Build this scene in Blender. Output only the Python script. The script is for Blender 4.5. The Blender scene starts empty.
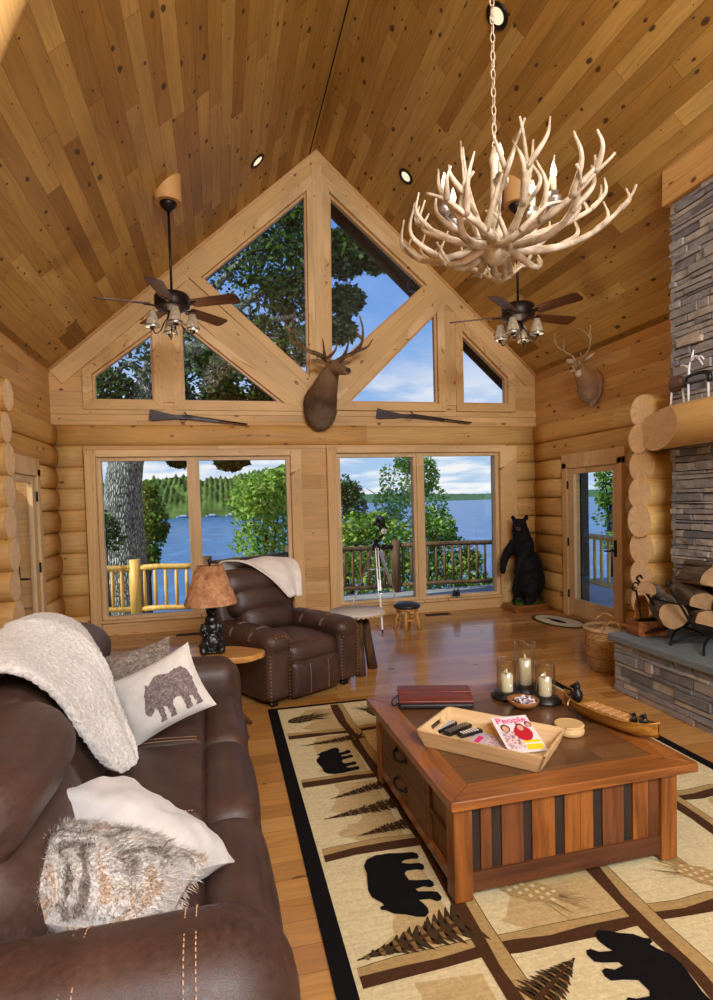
import bpy, bmesh, math, random
from mathutils import Vector, Matrix, noise as mnoise, geometry as mgeo
random.seed(7)
R = math.radians
PI = math.pi
scn = bpy.context.scene
COL = scn.collection
# ------------------------------------------------------------------ camera
EYE = Vector((0, 0, 1.7))
FPX, YAW, PITCH, ROLL, CXP, CYP = 580.0, .23129, -.04105, -.02689, 356.5, 525.225
fw = Vector((math.sin(YAW) * math.cos(PITCH), math.cos(YAW) * math.cos(PITCH), math.sin(PITCH)))
rt0 = Vector((math.cos(YAW), -math.sin(YAW), 0))
up0 = rt0.cross(fw)
rt = math.cos(ROLL) * rt0 + math.sin(ROLL) * up0
upv = -math.sin(ROLL) * rt0 + math.cos(ROLL) * up0
cam = bpy.data.cameras.new('camera')
camo = bpy.data.objects.new('camera', cam)
COL.objects.link(camo)
camo.matrix_world = Matrix(((rt.x, upv.x, -fw.x, EYE.x), (rt.y, upv.y, -fw.y, EYE.y), (rt.z, upv.z, -fw.z, EYE.z), (0, 0, 0, 1)))
cam.sensor_width = 36
cam.lens = 36 * FPX / 1000
cam.shift_y = (CYP - 500) / 1000
cam.clip_start = .05
cam.clip_end = 12000
scn.camera = camo


def at(px, py, d):
    """world point seen in direction (px,py) at depth d; used to survey where outdoor things stand"""
    return EYE + d * (fw + rt * ((px - CXP) / FPX) + upv * ((CYP - py) / FPX))


# ------------------------------------------------------------------ mesh builder
class MB:
    def __init__(s):
        s.v = []; s.f = []; s.m = []; s.s = []

    def add(s, vs, fs, mat=0, smooth=False, M=None):
        o = len(s.v)
        if M is not None:
            vs = [M @ Vector(p) for p in vs]
        s.v += [tuple(p) for p in vs]
        for f in fs:
            s.f.append(tuple(i + o for i in f)); s.m.append(mat); s.s.append(smooth)
        return s

    def box(s, c, d, mat=0, rot=None, M=None):
        x, y, z = d[0] / 2, d[1] / 2, d[2] / 2
        vs = [Vector((sx * x, sy * y, sz * z)) for sz in (-1, 1) for sy in (-1, 1) for sx in (-1, 1)]
        if rot is not None:
            rm = rot if isinstance(rot, Matrix) else Matrix.Rotation(rot, 3, 'Z')
            vs = [rm @ p for p in vs]
        vs = [p + Vector(c) for p in vs]
        return s.add(vs, [(0, 2, 3, 1), (4, 5, 7, 6), (0, 1, 5, 4), (2, 6, 7, 3), (0, 4, 6, 2), (1, 3, 7, 5)], mat, False, M)

    def bx(s, x0, x1, y0, y1, z0, z1, mat=0):
        return s.box(((x0 + x1) / 2, (y0 + y1) / 2, (z0 + z1) / 2), (abs(x1 - x0), abs(y1 - y0), abs(z1 - z0)), mat)

    def bar(s, p, q, w, h, mat=0, up=(0, 0, 1)):
        p, q = Vector(p), Vector(q); d = q - p; L = d.length
        x = d.normalized(); y = Vector(up).cross(x)
        if y.length < 1e-4: y = Vector((0, 1, 0)).cross(x)
        y.normalize(); z = x.cross(y)
        rm = Matrix((x, y, z)).transposed()
        return s.box((p + q) / 2, (L, w, h), mat, rm)

    def tube(s, pts, rad, n=8, mat=0, cap=True, smooth=True, flat=1.0):
        pts = [Vector(p) for p in pts]
        if not isinstance(rad, (list, tuple)): rad = [rad] * len(pts)
        o = len(s.v); nrm = None
        for i, p in enumerate(pts):
            t = (pts[min(i + 1, len(pts) - 1)] - pts[max(i - 1, 0)])
            if t.length < 1e-9: t = Vector((0, 0, 1))
            t.normalize()
            if nrm is None:
                nrm = t.orthogonal().normalized()
            nrm = (nrm - t * nrm.dot(t))
            if nrm.length < 1e-6: nrm = t.orthogonal()
            nrm.normalize(); b = t.cross(nrm)
            for k in range(n):
                a = 2 * PI * k / n
                s.v.append(tuple(p + nrm * (math.cos(a) * rad[i]) + b * (math.sin(a) * rad[i] * flat)))
        for i in range(len(pts) - 1):
            for k in range(n):
                k2 = (k + 1) % n
                s.f.append((o + i * n + k, o + i * n + k2, o + (i + 1) * n + k2, o + (i + 1) * n + k)); s.m.append(mat); s.s.append(smooth)
        if cap:
            s.f.append(tuple(o + k for k in reversed(range(n)))); s.m.append(mat); s.s.append(False)
            e = o + (len(pts) - 1) * n
            s.f.append(tuple(e + k for k in range(n))); s.m.append(mat); s.s.append(False)
        return s

    def lathe(s, prof, n=20, c=(0, 0, 0), mat=0, smooth=True, sx=1, sy=1, cap=True):
        o = len(s.v)
        for r, z in prof:
            for k in range(n):
                a = 2 * PI * k / n
                s.v.append((c[0] + r * sx * math.cos(a), c[1] + r * sy * math.sin(a), c[2] + z))
        for i in range(len(prof) - 1):
            for k in range(n):
                k2 = (k + 1) % n
                s.f.append((o + i * n + k, o + i * n + k2, o + (i + 1) * n + k2, o + (i + 1) * n + k)); s.m.append(mat); s.s.append(smooth)
        for i, rev in ((0, True), (len(prof) - 1, False)):
            if cap and prof[i][0] > 1e-5:
                ix = [o + i * n + k for k in range(n)]
                if rev: ix.reverse()
                s.f.append(tuple(ix)); s.m.append(mat); s.s.append(False)
        return s

    def ell(s, c, r, n=14, m=9, mat=0, rot=None):
        if not isinstance(r, (list, tuple)): r = (r, r, r)
        vs = []; fs = []
        for i in range(m + 1):
            t = PI * i / m
            for k in range(n):
                a = 2 * PI * k / n
                p = Vector((r[0] * math.sin(t) * math.cos(a), r[1] * math.sin(t) * math.sin(a), -r[2] * math.cos(t)))
                if rot is not None: p = rot @ p
                vs.append(p + Vector(c))
        for i in range(m):
            for k in range(n):
                k2 = (k + 1) % n
                fs.append((i * n + k, i * n + k2, (i + 1) * n + k2, (i + 1) * n + k))
        return s.add(vs, fs, mat, True)

    def grid(s, fn, nu, nv, mat=0, smooth=True, wrapu=False):
        vs = [fn(i / nu, j / nv) for j in range(nv + 1) for i in range(nu + (0 if wrapu else 1))]
        w = nu if wrapu else nu + 1
        fs = []
        for j in range(nv):
            for i in range(nu):
                i2 = (i + 1) % w
                fs.append((j * w + i, j * w + i2, (j + 1) * w + i2, (j + 1) * w + i))
        return s.add(vs, fs, mat, smooth)

    def poly(s, pts, mat=0):
        return s.add(pts, [tuple(range(len(pts)))], mat)

    def prism(s, poly, thick, M=None, mat=0):
        """poly: 2-D points (x,y) counter clockwise, extruded along +z by thick, M places it"""
        n = len(poly); tri = mgeo.tessellate_polygon([[Vector((p[0], p[1], 0)) for p in poly]])
        vs = [(p[0], p[1], 0) for p in poly] + [(p[0], p[1], thick) for p in poly]
        fs = [tuple(n + i for i in t) for t in tri] + [tuple(reversed(t)) for t in tri]
        fs += [(i, (i + 1) % n, n + (i + 1) % n, n + i) for i in range(n)]
        return s.add(vs, fs, mat, False, M)

    def rbox(s, c, d, r, bulge=(0, 0, 0), k=3, mid=5, mat=0, rot=None, wob=0):
        """rounded, softly bulging cushion box"""
        h = [x / 2 for x in d]
        def axis(hh):
            rr = min(r, hh * .98)
            e = [hh - rr + rr * math.sin(PI / 2 * j / k) for j in range(k + 1)]
            mids = [(-1 + 2 * (j + 1) / (mid + 1)) * (hh - rr) for j in range(mid)]
            return [-x for x in reversed(e)] + mids + e
        ax = [axis(x) for x in h]
        idx = {}; vs = []; fs = []
        def vert(p):
            key = tuple(round(q, 5) for q in p)
            if key in idx: return idx[key]
            inn = Vector([max(-(h[a] - min(r, h[a] * .98)), min(h[a] - min(r, h[a] * .98), p[a])) for a in range(3)])
            dd = Vector(p) - inn
            q = inn + dd.normalized() * min(r, min(h) * .98 if False else r) if dd.length > 1e-7 else Vector(p)
            if dd.length > 1e-7:
                q = Vector([inn[a] + dd.normalized()[a] * min(r, h[a] * .98) for a in range(3)])
            u = [max(-1, min(1, p[a] / h[a])) for a in range(3)]
            for a in range(3):
                b, e = (a + 1) % 3, (a + 2) % 3
                q[a] += u[a] * bulge[a] * (1 - u[b] ** 2) * (1 - u[e] ** 2)
            if wob:
                w = Vector((q.x + c[0], q.y + c[1], q.z + c[2])) * 5
                q += mnoise.noise_vector(w) * wob
            if rot is not None: q = rot @ q
            idx[key] = len(vs); vs.append(q + Vector(c)); return idx[key]
        for a in range(3):
            b, e = (a + 1) % 3, (a + 2) % 3
            for sg in (-1, 1):
                A, B = ax[b], ax[e]
                for i in range(len(A) - 1):
                    for j in range(len(B) - 1):
                        qd = []
                        for (ii, jj) in ((i, j), (i + 1, j), (i + 1, j + 1), (i, j + 1)):
                            p = [0, 0, 0]; p[a] = sg * h[a]; p[b] = A[ii]; p[e] = B[jj]; qd.append(vert(p))
                        if sg < 0: qd.reverse()
                        if len(set(qd)) >= 3: fs.append(tuple(dict.fromkeys(qd)))
        return s.add(vs, fs, mat, True)

    def mesh(s, name='m', mats=(), uv=None):
        me = bpy.data.meshes.new(name)
        me.from_pydata(s.v, [], s.f)
        for m in mats: me.materials.append(m)
        if s.f:
            me.polygons.foreach_set('material_index', s.m)
            me.polygons.foreach_set('use_smooth', s.s)
        if uv:
            lay = me.uv_layers.new(name='UVMap')
            dat = [0.0] * (2 * len(me.loops))
            vv = s.v
            for p in me.polygons:
                n = p.normal
                for li in p.loop_indices:
                    co = vv[me.loops[li].vertex_index]
                    if callable(uv): a, b = uv(co, n)
                    elif uv == 'box':
                        if abs(n.z) > .6: a, b = co[0], co[1]
                        elif abs(n.x) > abs(n.y): a, b = co[1], co[2]
                        else: a, b = co[0], co[2]
                    else:
                        a, b = co['xyz'.index(uv[0])], co['xyz'.index(uv[1])]
                    dat[2 * li] = a; dat[2 * li + 1] = b
            lay.data.foreach_set('uv', dat)
        me.update()
        return me

    def build(s, name, mats, parent=None, loc=None, uv=None, bevel=0, seg=2, rotz=None):
        if not isinstance(mats, (list, tuple)): mats = [mats]
        o = bpy.data.objects.new(name, s.mesh(name, mats, uv))
        COL.objects.link(o)
        if parent is not None: o.parent = parent
        if loc is not None: o.location = loc
        if rotz is not None: o.rotation_euler = (0, 0, rotz)
        if bevel:
            b = o.modifiers.new('bevel', 'BEVEL'); b.width = bevel; b.segments = seg; b.limit_method = 'ANGLE'; b.angle_limit = R(40)
            b.harden_normals = False
        return o


def organic(mb, name, mats, parent=None, voxel=.02, smooth=6, loc=None, detail=None):
    """melt overlapping volumes of mb into one continuous skin"""
    me = mb.mesh('tmp')
    o = bpy.data.objects.new('tmp', me); COL.objects.link(o)
    r = o.modifiers.new('r', 'REMESH'); r.mode = 'VOXEL'; r.voxel_size = voxel; r.use_smooth_shade = True
    sm = o.modifiers.new('s', 'SMOOTH'); sm.iterations = smooth; sm.factor = .5
    dg = bpy.context.evaluated_depsgraph_get(); dg.update()
    me2 = bpy.data.meshes.new_from_object(o.evaluated_get(dg))
    bpy.data.objects.remove(o); bpy.data.meshes.remove(me)
    if detail:
        for v in me2.vertices: v.co += detail(v.co, v.normal)
    me2.name = name
    me2.materials.clear()
    for m in (mats if isinstance(mats, (list, tuple)) else [mats]): me2.materials.append(m)
    me2.polygons.foreach_set('use_smooth', [True] * len(me2.polygons))
    oo = bpy.data.objects.new(name, me2); COL.objects.link(oo)
    if parent is not None: oo.parent = parent
    if loc is not None: oo.location = loc
    return oo


def tag(o, label, cat, group=None, kind=None):
    o['label'] = label; o['category'] = cat
    if group: o['group'] = group
    if kind: o['kind'] = kind
    return o


def thing(name, label, cat, loc=(0, 0, 0), rotz=0, group=None):
    o = bpy.data.objects.new(name, None); COL.objects.link(o)
    o.location = loc; o.rotation_euler = (0, 0, rotz); o.empty_display_size = .1
    return tag(o, label, cat, group)


def struct(o):
    o['kind'] = 'structure'; return o


def dup(o, loc, rotz=None, label=None):
    r = o.copy(); COL.objects.link(r); r.location = loc
    if rotz is not None: r.rotation_euler = (0, 0, rotz)
    if label: r['label'] = label
    def kids(src, dst):
        for ch in src.children:
            c = ch.copy(); COL.objects.link(c); c.parent = dst; kids(ch, c)
    kids(o, r)
    return r


def spline(pts, n=6):
    """Catmull-Rom through the points"""
    P = [Vector(p) for p in pts]; P = [P[0] * 2 - P[1]] + P + [P[-1] * 2 - P[-2]]
    out = []
    for i in range(1, len(P) - 2):
        for k in range(n):
            t = k / n
            out.append(.5 * ((2 * P[i]) + (P[i + 1] - P[i - 1]) * t + (2 * P[i - 1] - 5 * P[i] + 4 * P[i + 1] - P[i + 2]) * t * t + (3 * P[i] - P[i - 1] - 3 * P[i + 1] + P[i + 2]) * t ** 3))
    out.append(P[-2]); return out


def taper(r0, r1, n, pw=1.0):
    return [r0 + (r1 - r0) * (i / (n - 1)) ** pw for i in range(n)]


# ------------------------------------------------------------------ materials
class NT:
    def __init__(s, name):
        s.mat = bpy.data.materials.new(name); s.mat.use_nodes = True
        s.nt = s.mat.node_tree; s.n = s.nt.nodes; s.l = s.nt.links
        s.b = s.n['Principled BSDF']

    def node(s, t, **kw):
        x = s.n.new('ShaderNode' + t)
        for k, v in kw.items(): setattr(x, k, v)
        return x

    def put(s, sock, v):
        if hasattr(v, 'is_linked') or isinstance(v, bpy.types.NodeSocket): s.l.new(v, sock)
        elif v is not None: sock.default_value = v

    def math(s, op, a, b=None, c=None):
        x = s.node('Math', operation=op); s.put(x.inputs[0], a)
        if b is not None: s.put(x.inputs[1], b)
        if c is not None: s.put(x.inputs[2], c)
        return x.outputs[0]

    def mix(s, f, a, b, mode='MIX'):
        x = s.node('Mix', data_type='RGBA', blend_type=mode)
        s.put(x.inputs['Factor'], f)
        ia = [i for i in x.inputs if i.name == 'A' and i.type == 'RGBA'][0]; ib = [i for i in x.inputs if i.name == 'B' and i.type == 'RGBA'][0]
        for i, v in ((ia, a), (ib, b)):
            if isinstance(v, (tuple, list)) and len(v) == 3: v = (*v, 1)
            s.put(i, v)
        return [o for o in x.outputs if o.type == 'RGBA'][0]

    def ramp(s, f, stops, interp='LINEAR'):
        x = s.node('ValToRGB'); cr = x.color_ramp; cr.interpolation = interp
        while len(cr.elements) > 1: cr.elements.remove(cr.elements[-1])
        for i, (p, c) in enumerate(stops):
            e = cr.elements[0] if i == 0 else cr.elements.new(p)
            e.position = p; e.color = (*c, 1) if len(c) == 3 else c
        s.put(x.inputs[0], f); return x.outputs[0]

    def comb(s, a, b, c=0):
        x = s.node('CombineXYZ')
        for i, v in enumerate((a, b, c)): s.put(x.inputs[i], v)
        return x.outputs[0]

    def sep(s, v):
        x = s.node('SeparateXYZ'); s.put(x.inputs[0], v); return x.outputs

    def noise(s, vec, scale, detail=3, rough=.5, dist=0):
        x = s.node('TexNoise'); s.put(x.inputs['Vector'], vec)
        x.inputs['Scale'].default_value = scale; x.inputs['Detail'].default_value = detail
        x.inputs['Roughness'].default_value = rough; x.inputs['Distortion'].default_value = dist
        return x.outputs[0]

    def white(s, v, dim='2D'):
        x = s.node('TexWhiteNoise', noise_dimensions=dim)
        if dim == '1D': s.put(x.inputs['W'], v)
        else: s.put(x.inputs['Vector'], v)
        return x.outputs

    def tc(s, w='Object'):
        return s.node('TexCoord').outputs[w]

    def bump(s, h, st=.3, dist=.01):
        x = s.node('Bump'); x.inputs['Strength'].default_value = st; x.inputs['Distance'].default_value = dist
        s.put(x.inputs['Height'], h); s.l.new(x.outputs[0], s.b.inputs['Normal'])

    def fin(s, col=None, rough=.5, metal=0, spec=.5, coat=0):
        if isinstance(col, tuple) and len(col) == 3: col = (*col, 1)
        s.put(s.b.inputs['Base Color'], col); s.put(s.b.inputs['Roughness'], rough)
        s.b.inputs['Metallic'].default_value = metal; s.b.inputs['Specular IOR Level'].default_value = spec
        s.b.inputs['Coat Weight'].default_value = coat
        return s.mat


def srgb(r, g, b):
    f = lambda c: (c / 255 / 12.92) if c <= 10 else ((c / 255 + .055) / 1.055) ** 2.4
    return (f(r), f(g), f(b))


def plain(name, c, rough=.5, metal=0, spec=.5, coat=0, var=.12, sc=30, bump=0):
    n = NT(name)
    f = n.noise(n.tc(), sc, 3)
    col = n.mix(f, tuple(x * (1 - var) for x in c), tuple(min(1, x * (1 + var)) for x in c))
    if bump: n.bump(f, bump, .005)
    return n.fin(col, rough, metal, spec, coat)


def planks(name, w, L, cols, rough=.45, gap=.0025, endgap=.003, knots=1.0, gapdark=.25, grain=.5, spec=.4, coat=0, bumpy=0, kdark=(.09, .035, .012), warp=0.):
    """boards running along u (metres), w wide in v"""
    n = NT(name)
    u, v, _ = n.sep(n.tc('UV'))
    row = n.math('FLOOR', n.math('DIVIDE', v, w))
    off = n.math('MULTIPLY', n.white(row, '1D')[0], L * 5)
    uu = n.math('ADD', u, off)
    col = n.math('FLOOR', n.math('DIVIDE', uu, L))
    idn = n.white(n.comb(row, col), '2D')[0]
    cols = [(c[0] * .97, c[1] * 1.06, c[2] * 1.18) for c in cols]
    base = n.ramp(idn, [(i / max(1, len(cols) - 1), c) for i, c in enumerate(cols)])
    rz = n.math('MULTIPLY', idn, 40)
    # wandering grain
    wob = n.noise(n.comb(n.math('MULTIPLY', uu, 1.1), n.math('MULTIPLY', v, 3), rz), 1.6, 2)
    gv = n.math('ADD', n.math('MULTIPLY', v, 26), n.math('MULTIPLY', wob, 5))
    g = n.noise(n.comb(n.math('MULTIPLY', uu, .9), gv, rz), 1.3, 4, .6)
    gm = n.ramp(g, [(.3, (1 - .42 * grain,) * 3), (.55, (1, 1, 1)), (.75, (1 + .12 * grain,) * 3)])
    c = n.mix(1, base, gm, 'MULTIPLY')
    br = n.noise(n.comb(uu, v, rz), .9, 1)
    c = n.mix(1, c, n.ramp(br, [(.25, (.82, .80, .76)), (.75, (1.1, 1.1, 1.1))]), 'MULTIPLY')
    if knots:
        vo = n.node('TexVoronoi', feature='F1', voronoi_dimensions='2D')
        vo.inputs['Scale'].default_value = 1
        dv = n.math('MULTIPLY', n.noise(n.comb(uu, v, 0), 14, 2), .12)
        n.put(vo.inputs['Vector'], n.comb(n.math('ADD', n.math('MULTIPLY', uu, 4.0), dv), n.math('ADD', n.math('ADD', n.math('MULTIPLY', v, 6.6), n.math('MULTIPLY', row, 3.37)), dv)))
        cr, cg, cb = n.sep(vo.outputs['Color'])
        size = n.math('ADD', .03, n.math('MULTIPLY', n.math('POWER', cg, 2.5), .14))
        d = n.math('ADD', n.math('DIVIDE', vo.outputs['Distance'], size), n.math('MULTIPLY', n.math('GREATER_THAN', cr, .62 * knots), 50))
        halo = n.ramp(d, [(.0, (1, 1, 1)), (.95, (.8, .8, .8)), (1.15, (.28, .28, .28)), (2.6, (0, 0, 0))])
        kc = n.ramp(d, [(.0, tuple(x * 2.2 for x in kdark)), (.35, kdark), (.7, tuple(x * 1.8 for x in kdark)), (1.0, tuple(x * .6 for x in kdark)), (1.3, tuple(x * 3 for x in kdark)), (2.6, (.30, .14, .045))])
        c = n.mix(halo, c, kc)
    if gap:
        fv = n.math('FRACT', n.math('DIVIDE', v, w)); e = n.math('MULTIPLY', n.math('MINIMUM', fv, n.math('SUBTRACT', 1, fv)), w)
        fu = n.math('FRACT', n.math('DIVIDE', uu, L)); e2 = n.math('MULTIPLY', n.math('MINIMUM', fu, n.math('SUBTRACT', 1, fu)), L)
        lin = n.math('MAXIMUM', n.math('LESS_THAN', e, gap), n.math('LESS_THAN', e2, endgap))
        c = n.mix(lin, c, n.mix(1, c, (gapdark,) * 3, 'MULTIPLY'))
        if bumpy: n.bump(n.math('SUBTRACT', 1, lin), bumpy, .004)
    rr = n.math('ADD', rough, n.math('MULTIPLY', g, .12))
    return n.fin(c, rr, 0, spec, coat)


def wood(name, c1, c2, axis='x', sc=1.0, rough=.5, spec=.4, coat=0, knots=False, bump=0):
    """solid timber, grain along an object axis"""
    n = NT(name)
    o = n.sep(n.tc()); i = 'xyz'.index(axis)
    k = [9 * sc] * 3; k[i] = .8 * sc
    v = n.comb(*[n.math('MULTIPLY', o[j], k[j]) for j in range(3)])
    oi = n.node('ObjectInfo').outputs['Random']
    va = n.node('VectorMath', operation='ADD'); n.put(va.inputs[0], v); n.put(va.inputs[1], n.comb(n.math('MULTIPLY', oi, 50), 0, 0))
    g = n.noise(va.outputs[0], 2.2, 5, .62, .6)
    c = n.ramp(g, [(.3, c1), (.62, c2), (.8, tuple(min(1, x * 1.15) for x in c2))])
    if knots:
        vo = n.node('TexVoronoi', feature='F1'); vo.inputs['Scale'].default_value = 3.2
        n.put(vo.inputs['Vector'], n.tc())
        cr = n.sep(vo.outputs['Color'])[0]
        d = n.math('ADD', n.math('DIVIDE', vo.outputs['Distance'], .13), n.math('MULTIPLY', n.math('GREATER_THAN', cr, .6), 50))
        c = n.mix(n.ramp(d, [(0, (1, 1, 1)), (.9, (.75, .75, .75)), (1.2, (.25, .25, .25)), (2.2, (0, 0, 0))]), c, tuple(x * .25 for x in c1))
    if bump: n.bump(g, bump, .006)
    return n.fin(c, rough, 0, spec, coat)


def island(name, stops, rough=.7, spec=.3, nsc=18, nvar=.35, bump=.0, alpha=None, trans=0):
    """colour varies from piece to piece of a mesh"""
    n = NT(name)
    r = n.node('NewGeometry').outputs['Random Per Island']
    c = n.ramp(r, stops)
    f = n.noise(n.tc(), nsc, 4, .6)
    c = n.mix(1, c, n.ramp(f, [(.25, (1 - nvar,) * 3), (.75, (1 + nvar * .6,) * 3)]), 'MULTIPLY')
    if bump: n.bump(f, bump, .01)
    m = n.fin(c, rough, 0, spec)
    if trans:
        t = n.node('BsdfTranslucent'); n.put(t.inputs[0], n.mix(1, c, (1.3, 1.5, .6), 'MULTIPLY'))
        ms = n.node('MixShader'); ms.inputs[0].default_value = trans
        n.l.new(n.b.outputs[0], ms.inputs[1]); n.l.new(t.outputs[0], ms.inputs[2])
        n.l.new(ms.outputs[0], n.n['Material Output'].inputs[0])
    return m


def glass(name, tint=(1, 1, 1), refl=1.0):
    n = NT(name); n.n.remove(n.b)
    tr = n.node('BsdfTransparent'); tr.inputs[0].default_value = (*tint, 1)
    gl = n.node('BsdfGlossy'); gl.inputs['Roughness'].default_value = .0
    ge = n.node('NewGeometry'); dt = n.node('VectorMath', operation='DOT_PRODUCT')
    n.l.new(ge.outputs['Normal'], dt.inputs[0]); n.l.new(ge.outputs['Incoming'], dt.inputs[1])
    fz = n.math('MULTIPLY_ADD', n.math('POWER', n.math('SUBTRACT', 1, n.math('ABSOLUTE', dt.outputs['Value'])), 5), .92, .06)
    ms = n.node('MixShader'); n.put(ms.inputs[0], n.math('MULTIPLY', fz, refl))
    n.l.new(tr.outputs[0], ms.inputs[1]); n.l.new(gl.outputs[0], ms.inputs[2])
    n.l.new(ms.outputs[0], n.n['Material Output'].inputs[0])
    return n.mat


def emit(name, c, st):
    n = NT(name); e = n.node('Emission'); e.inputs[0].default_value = (*c, 1); e.inputs[1].default_value = st
    n.l.new(e.outputs[0], n.n['Material Output'].inputs[0]); return n.mat


M = {}
# honey pine, board lined ceiling, oiled floor, peeled logs
M['ceil'] = planks('ceiling_boards', .145, 1.9, [srgb(150, 102, 38), srgb(188, 138, 62), srgb(204, 156, 80), srgb(170, 118, 46), srgb(212, 166, 90), srgb(182, 130, 56)], rough=.5, gap=.0022, knots=1.0, gapdark=.5, grain=.6, kdark=(.045, .018, .008))
M['wallb'] = planks('wall_boards', .19, 2.6, [srgb(222, 172, 108), srgb(230, 184, 122), srgb(212, 158, 92), srgb(226, 178, 118)], rough=.5, gap=.0022, knots=.55, gapdark=.6, grain=.4, kdark=(.16, .06, .02))
M['wallside'] = planks('gable_side_boards', .145, 2.2, [srgb(205, 148, 78), srgb(214, 160, 92), srgb(196, 136, 66), srgb(220, 166, 98)], rough=.5, gap=.002, knots=.8, gapdark=.6, grain=.5)
M['trim'] = planks('pine_trim', .5, 3.1, [srgb(232, 188, 126), srgb(224, 176, 112), srgb(238, 196, 138)], rough=.45, gap=0, knots=.45, grain=.35, kdark=(.2, .08, .03))
M['frame'] = planks('fir_frame', .3, 5, [srgb(226, 184, 126), srgb(232, 192, 136)], rough=.4, gap=0, knots=0, grain=.3)
M['floor'] = planks('floor_boards', .135, 2.4, [srgb(184, 122, 58), srgb(200, 140, 74), srgb(192, 130, 62), srgb(208, 152, 86), srgb(176, 114, 54)], rough=.10, gap=.0016, endgap=.0016, knots=.25, gapdark=.55, grain=.5, spec=.5)
M['log'] = planks('peeled_log', .9, 4.2, [srgb(216, 164, 90), srgb(222, 174, 104), srgb(206, 150, 76)], rough=.5, gap=0, knots=.45, grain=.55, kdark=(.16, .06, .02))
M['logend'] = None


def logend():
    n = NT('log_end')
    x, y, z = n.sep(n.tc('UV'))
    d = n.math('SQRT', n.math('ADD', n.math('POWER', x, 2), n.math('POWER', y, 2)))
    w = n.math('SINE', n.math('MULTIPLY', n.math('ADD', d, n.math('MULTIPLY', n.noise(n.tc(), 6, 2), .05)), 330))
    a = n.node('Math', operation='ARCTAN2'); n.put(a.inputs[0], y); n.put(a.inputs[1], x)
    cr = n.noise(n.comb(n.math('MULTIPLY', a.outputs[0], 2.2), n.math('MULTIPLY', d, 3), n.math('MULTIPLY', n.node('ObjectInfo').outputs['Random'], 9)), 1.6, 3)
    c = n.mix(n.math('MULTIPLY_ADD', w, .5, .5), srgb(238, 202, 150), srgb(250, 222, 180))
    c = n.mix(1, c, n.ramp(cr, [(.3, (.88, .84, .78)), (.6, (1.04, 1.03, 1))]), 'MULTIPLY')
    return n.fin(c, .6)


M['logend'] = logend()


def leather():
    n = NT('brown_leather')
    t = n.tc()
    f = n.noise(t, 3.5, 5, .65, .4); g = n.noise(t, 55, 4, .7)
    c = n.ramp(f, [(.25, srgb(42, 26, 20)), (.5, srgb(68, 45, 37)), (.75, srgb(96, 69, 58))])
    c = n.mix(.35, c, n.ramp(g, [(.3, srgb(30, 18, 14)), (.7, srgb(94, 66, 55))]))
    v = n.node('TexVoronoi', feature='DISTANCE_TO_EDGE'); v.inputs['Scale'].default_value = 190
    n.put(v.inputs['Vector'], t)
    n.bump(n.math('ADD', n.math('MULTIPLY', n.math('MINIMUM', v.outputs[0], .15), 2), n.math('MULTIPLY', f, 2)), .22, .004)
    return n.fin(c, n.ramp(g, [(.3, (.38,) * 3), (.7, (.58,) * 3)]), 0, .6)


M['leather'] = leather()
M['stitch'] = plain('tan_thread', srgb(196, 160, 128), .7)
M['brass'] = plain('brass_nails', srgb(190, 140, 60), .3, 1)
M['iron'] = plain('black_iron', srgb(18, 17, 17), .5, .3)
M['bronze'] = plain('dark_bronze', srgb(38, 28, 24), .4, .5)
M['blade'] = wood('walnut_blade', srgb(52, 28, 16), srgb(104, 60, 32), 'x', 1.5, .4)
M['antler'] = None


def antler(name='antler_bone', a=srgb(128, 106, 80), b=srgb(196, 180, 154), c_=srgb(226, 216, 198)):
    n = NT(name)
    f = n.noise(n.tc(), 9, 4, .65)
    c = n.ramp(f, [(.28, a), (.5, b), (.72, c_)])
    n.bump(n.noise(n.tc(), 60, 2), .2, .004)
    return n.fin(c, .45, 0, .4)


M['antler'] = antler()
M['antlerdark'] = antler('brown_antler', srgb(52, 34, 20), srgb(100, 72, 46), srgb(168, 138, 100))
M['glassrim'] = glass('glass_rim', (.985, .988, .988), 3.5)
M['candle'] = plain('ivory_wax', srgb(238, 226, 184), .5, var=.03)
M['glass'] = glass('window_glass', (.97, .985, .98), 1.0)
M['clear'] = glass('hurricane_glass', (.985, .988, .988), 1.3)
M['black'] = plain('black_satin', srgb(18, 18, 20), .4)
M['blackmatt'] = plain('black_resin', srgb(16, 18, 22), .35, spec=.6)
M['white'] = plain('white_metal', srgb(225, 226, 228), .4)
M['silver'] = plain('brushed_aluminium', srgb(190, 192, 196), .3, .9)
M['bulb'] = emit('warm_bulb', (1, .86, .66), 5)
M['canlens'] = emit('warm_lens', (1, .84, .55), 1.1)


def stone():
    n = NT('ledge_stone')
    r = n.node('NewGeometry').outputs['Random Per Island']
    c = n.ramp(r, [(0, srgb(112, 113, 118)), (.2, srgb(146, 145, 147)), (.4, srgb(174, 170, 164)), (.55, srgb(126, 127, 133)), (.7, srgb(190, 181, 168)), (.85, srgb(138, 139, 145)), (1, srgb(166, 159, 152))])
    f = n.noise(n.tc(), 9, 6, .7, .4); g = n.noise(n.tc(), 42, 4, .7)
    c = n.mix(1, c, n.ramp(f, [(.25, (.55, .53, .52)), (.5, (1, .98, .95)), (.75, (1.3, 1.22, 1.1))]), 'MULTIPLY')
    n.bump(n.math('ADD', f, n.math('MULTIPLY', g, .5)), .7, .02)
    return n.fin(c, .85, 0, .25)


M['stone'] = stone()
M['bluestone'] = plain('bluestone_slab', srgb(112, 122, 126), .55, var=.2, sc=14, bump=.2)
M['bark'] = island('bark', [(0, srgb(96, 92, 84)), (1, srgb(120, 114, 104))], .95, .1, 14, .6, 1.0)
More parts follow.
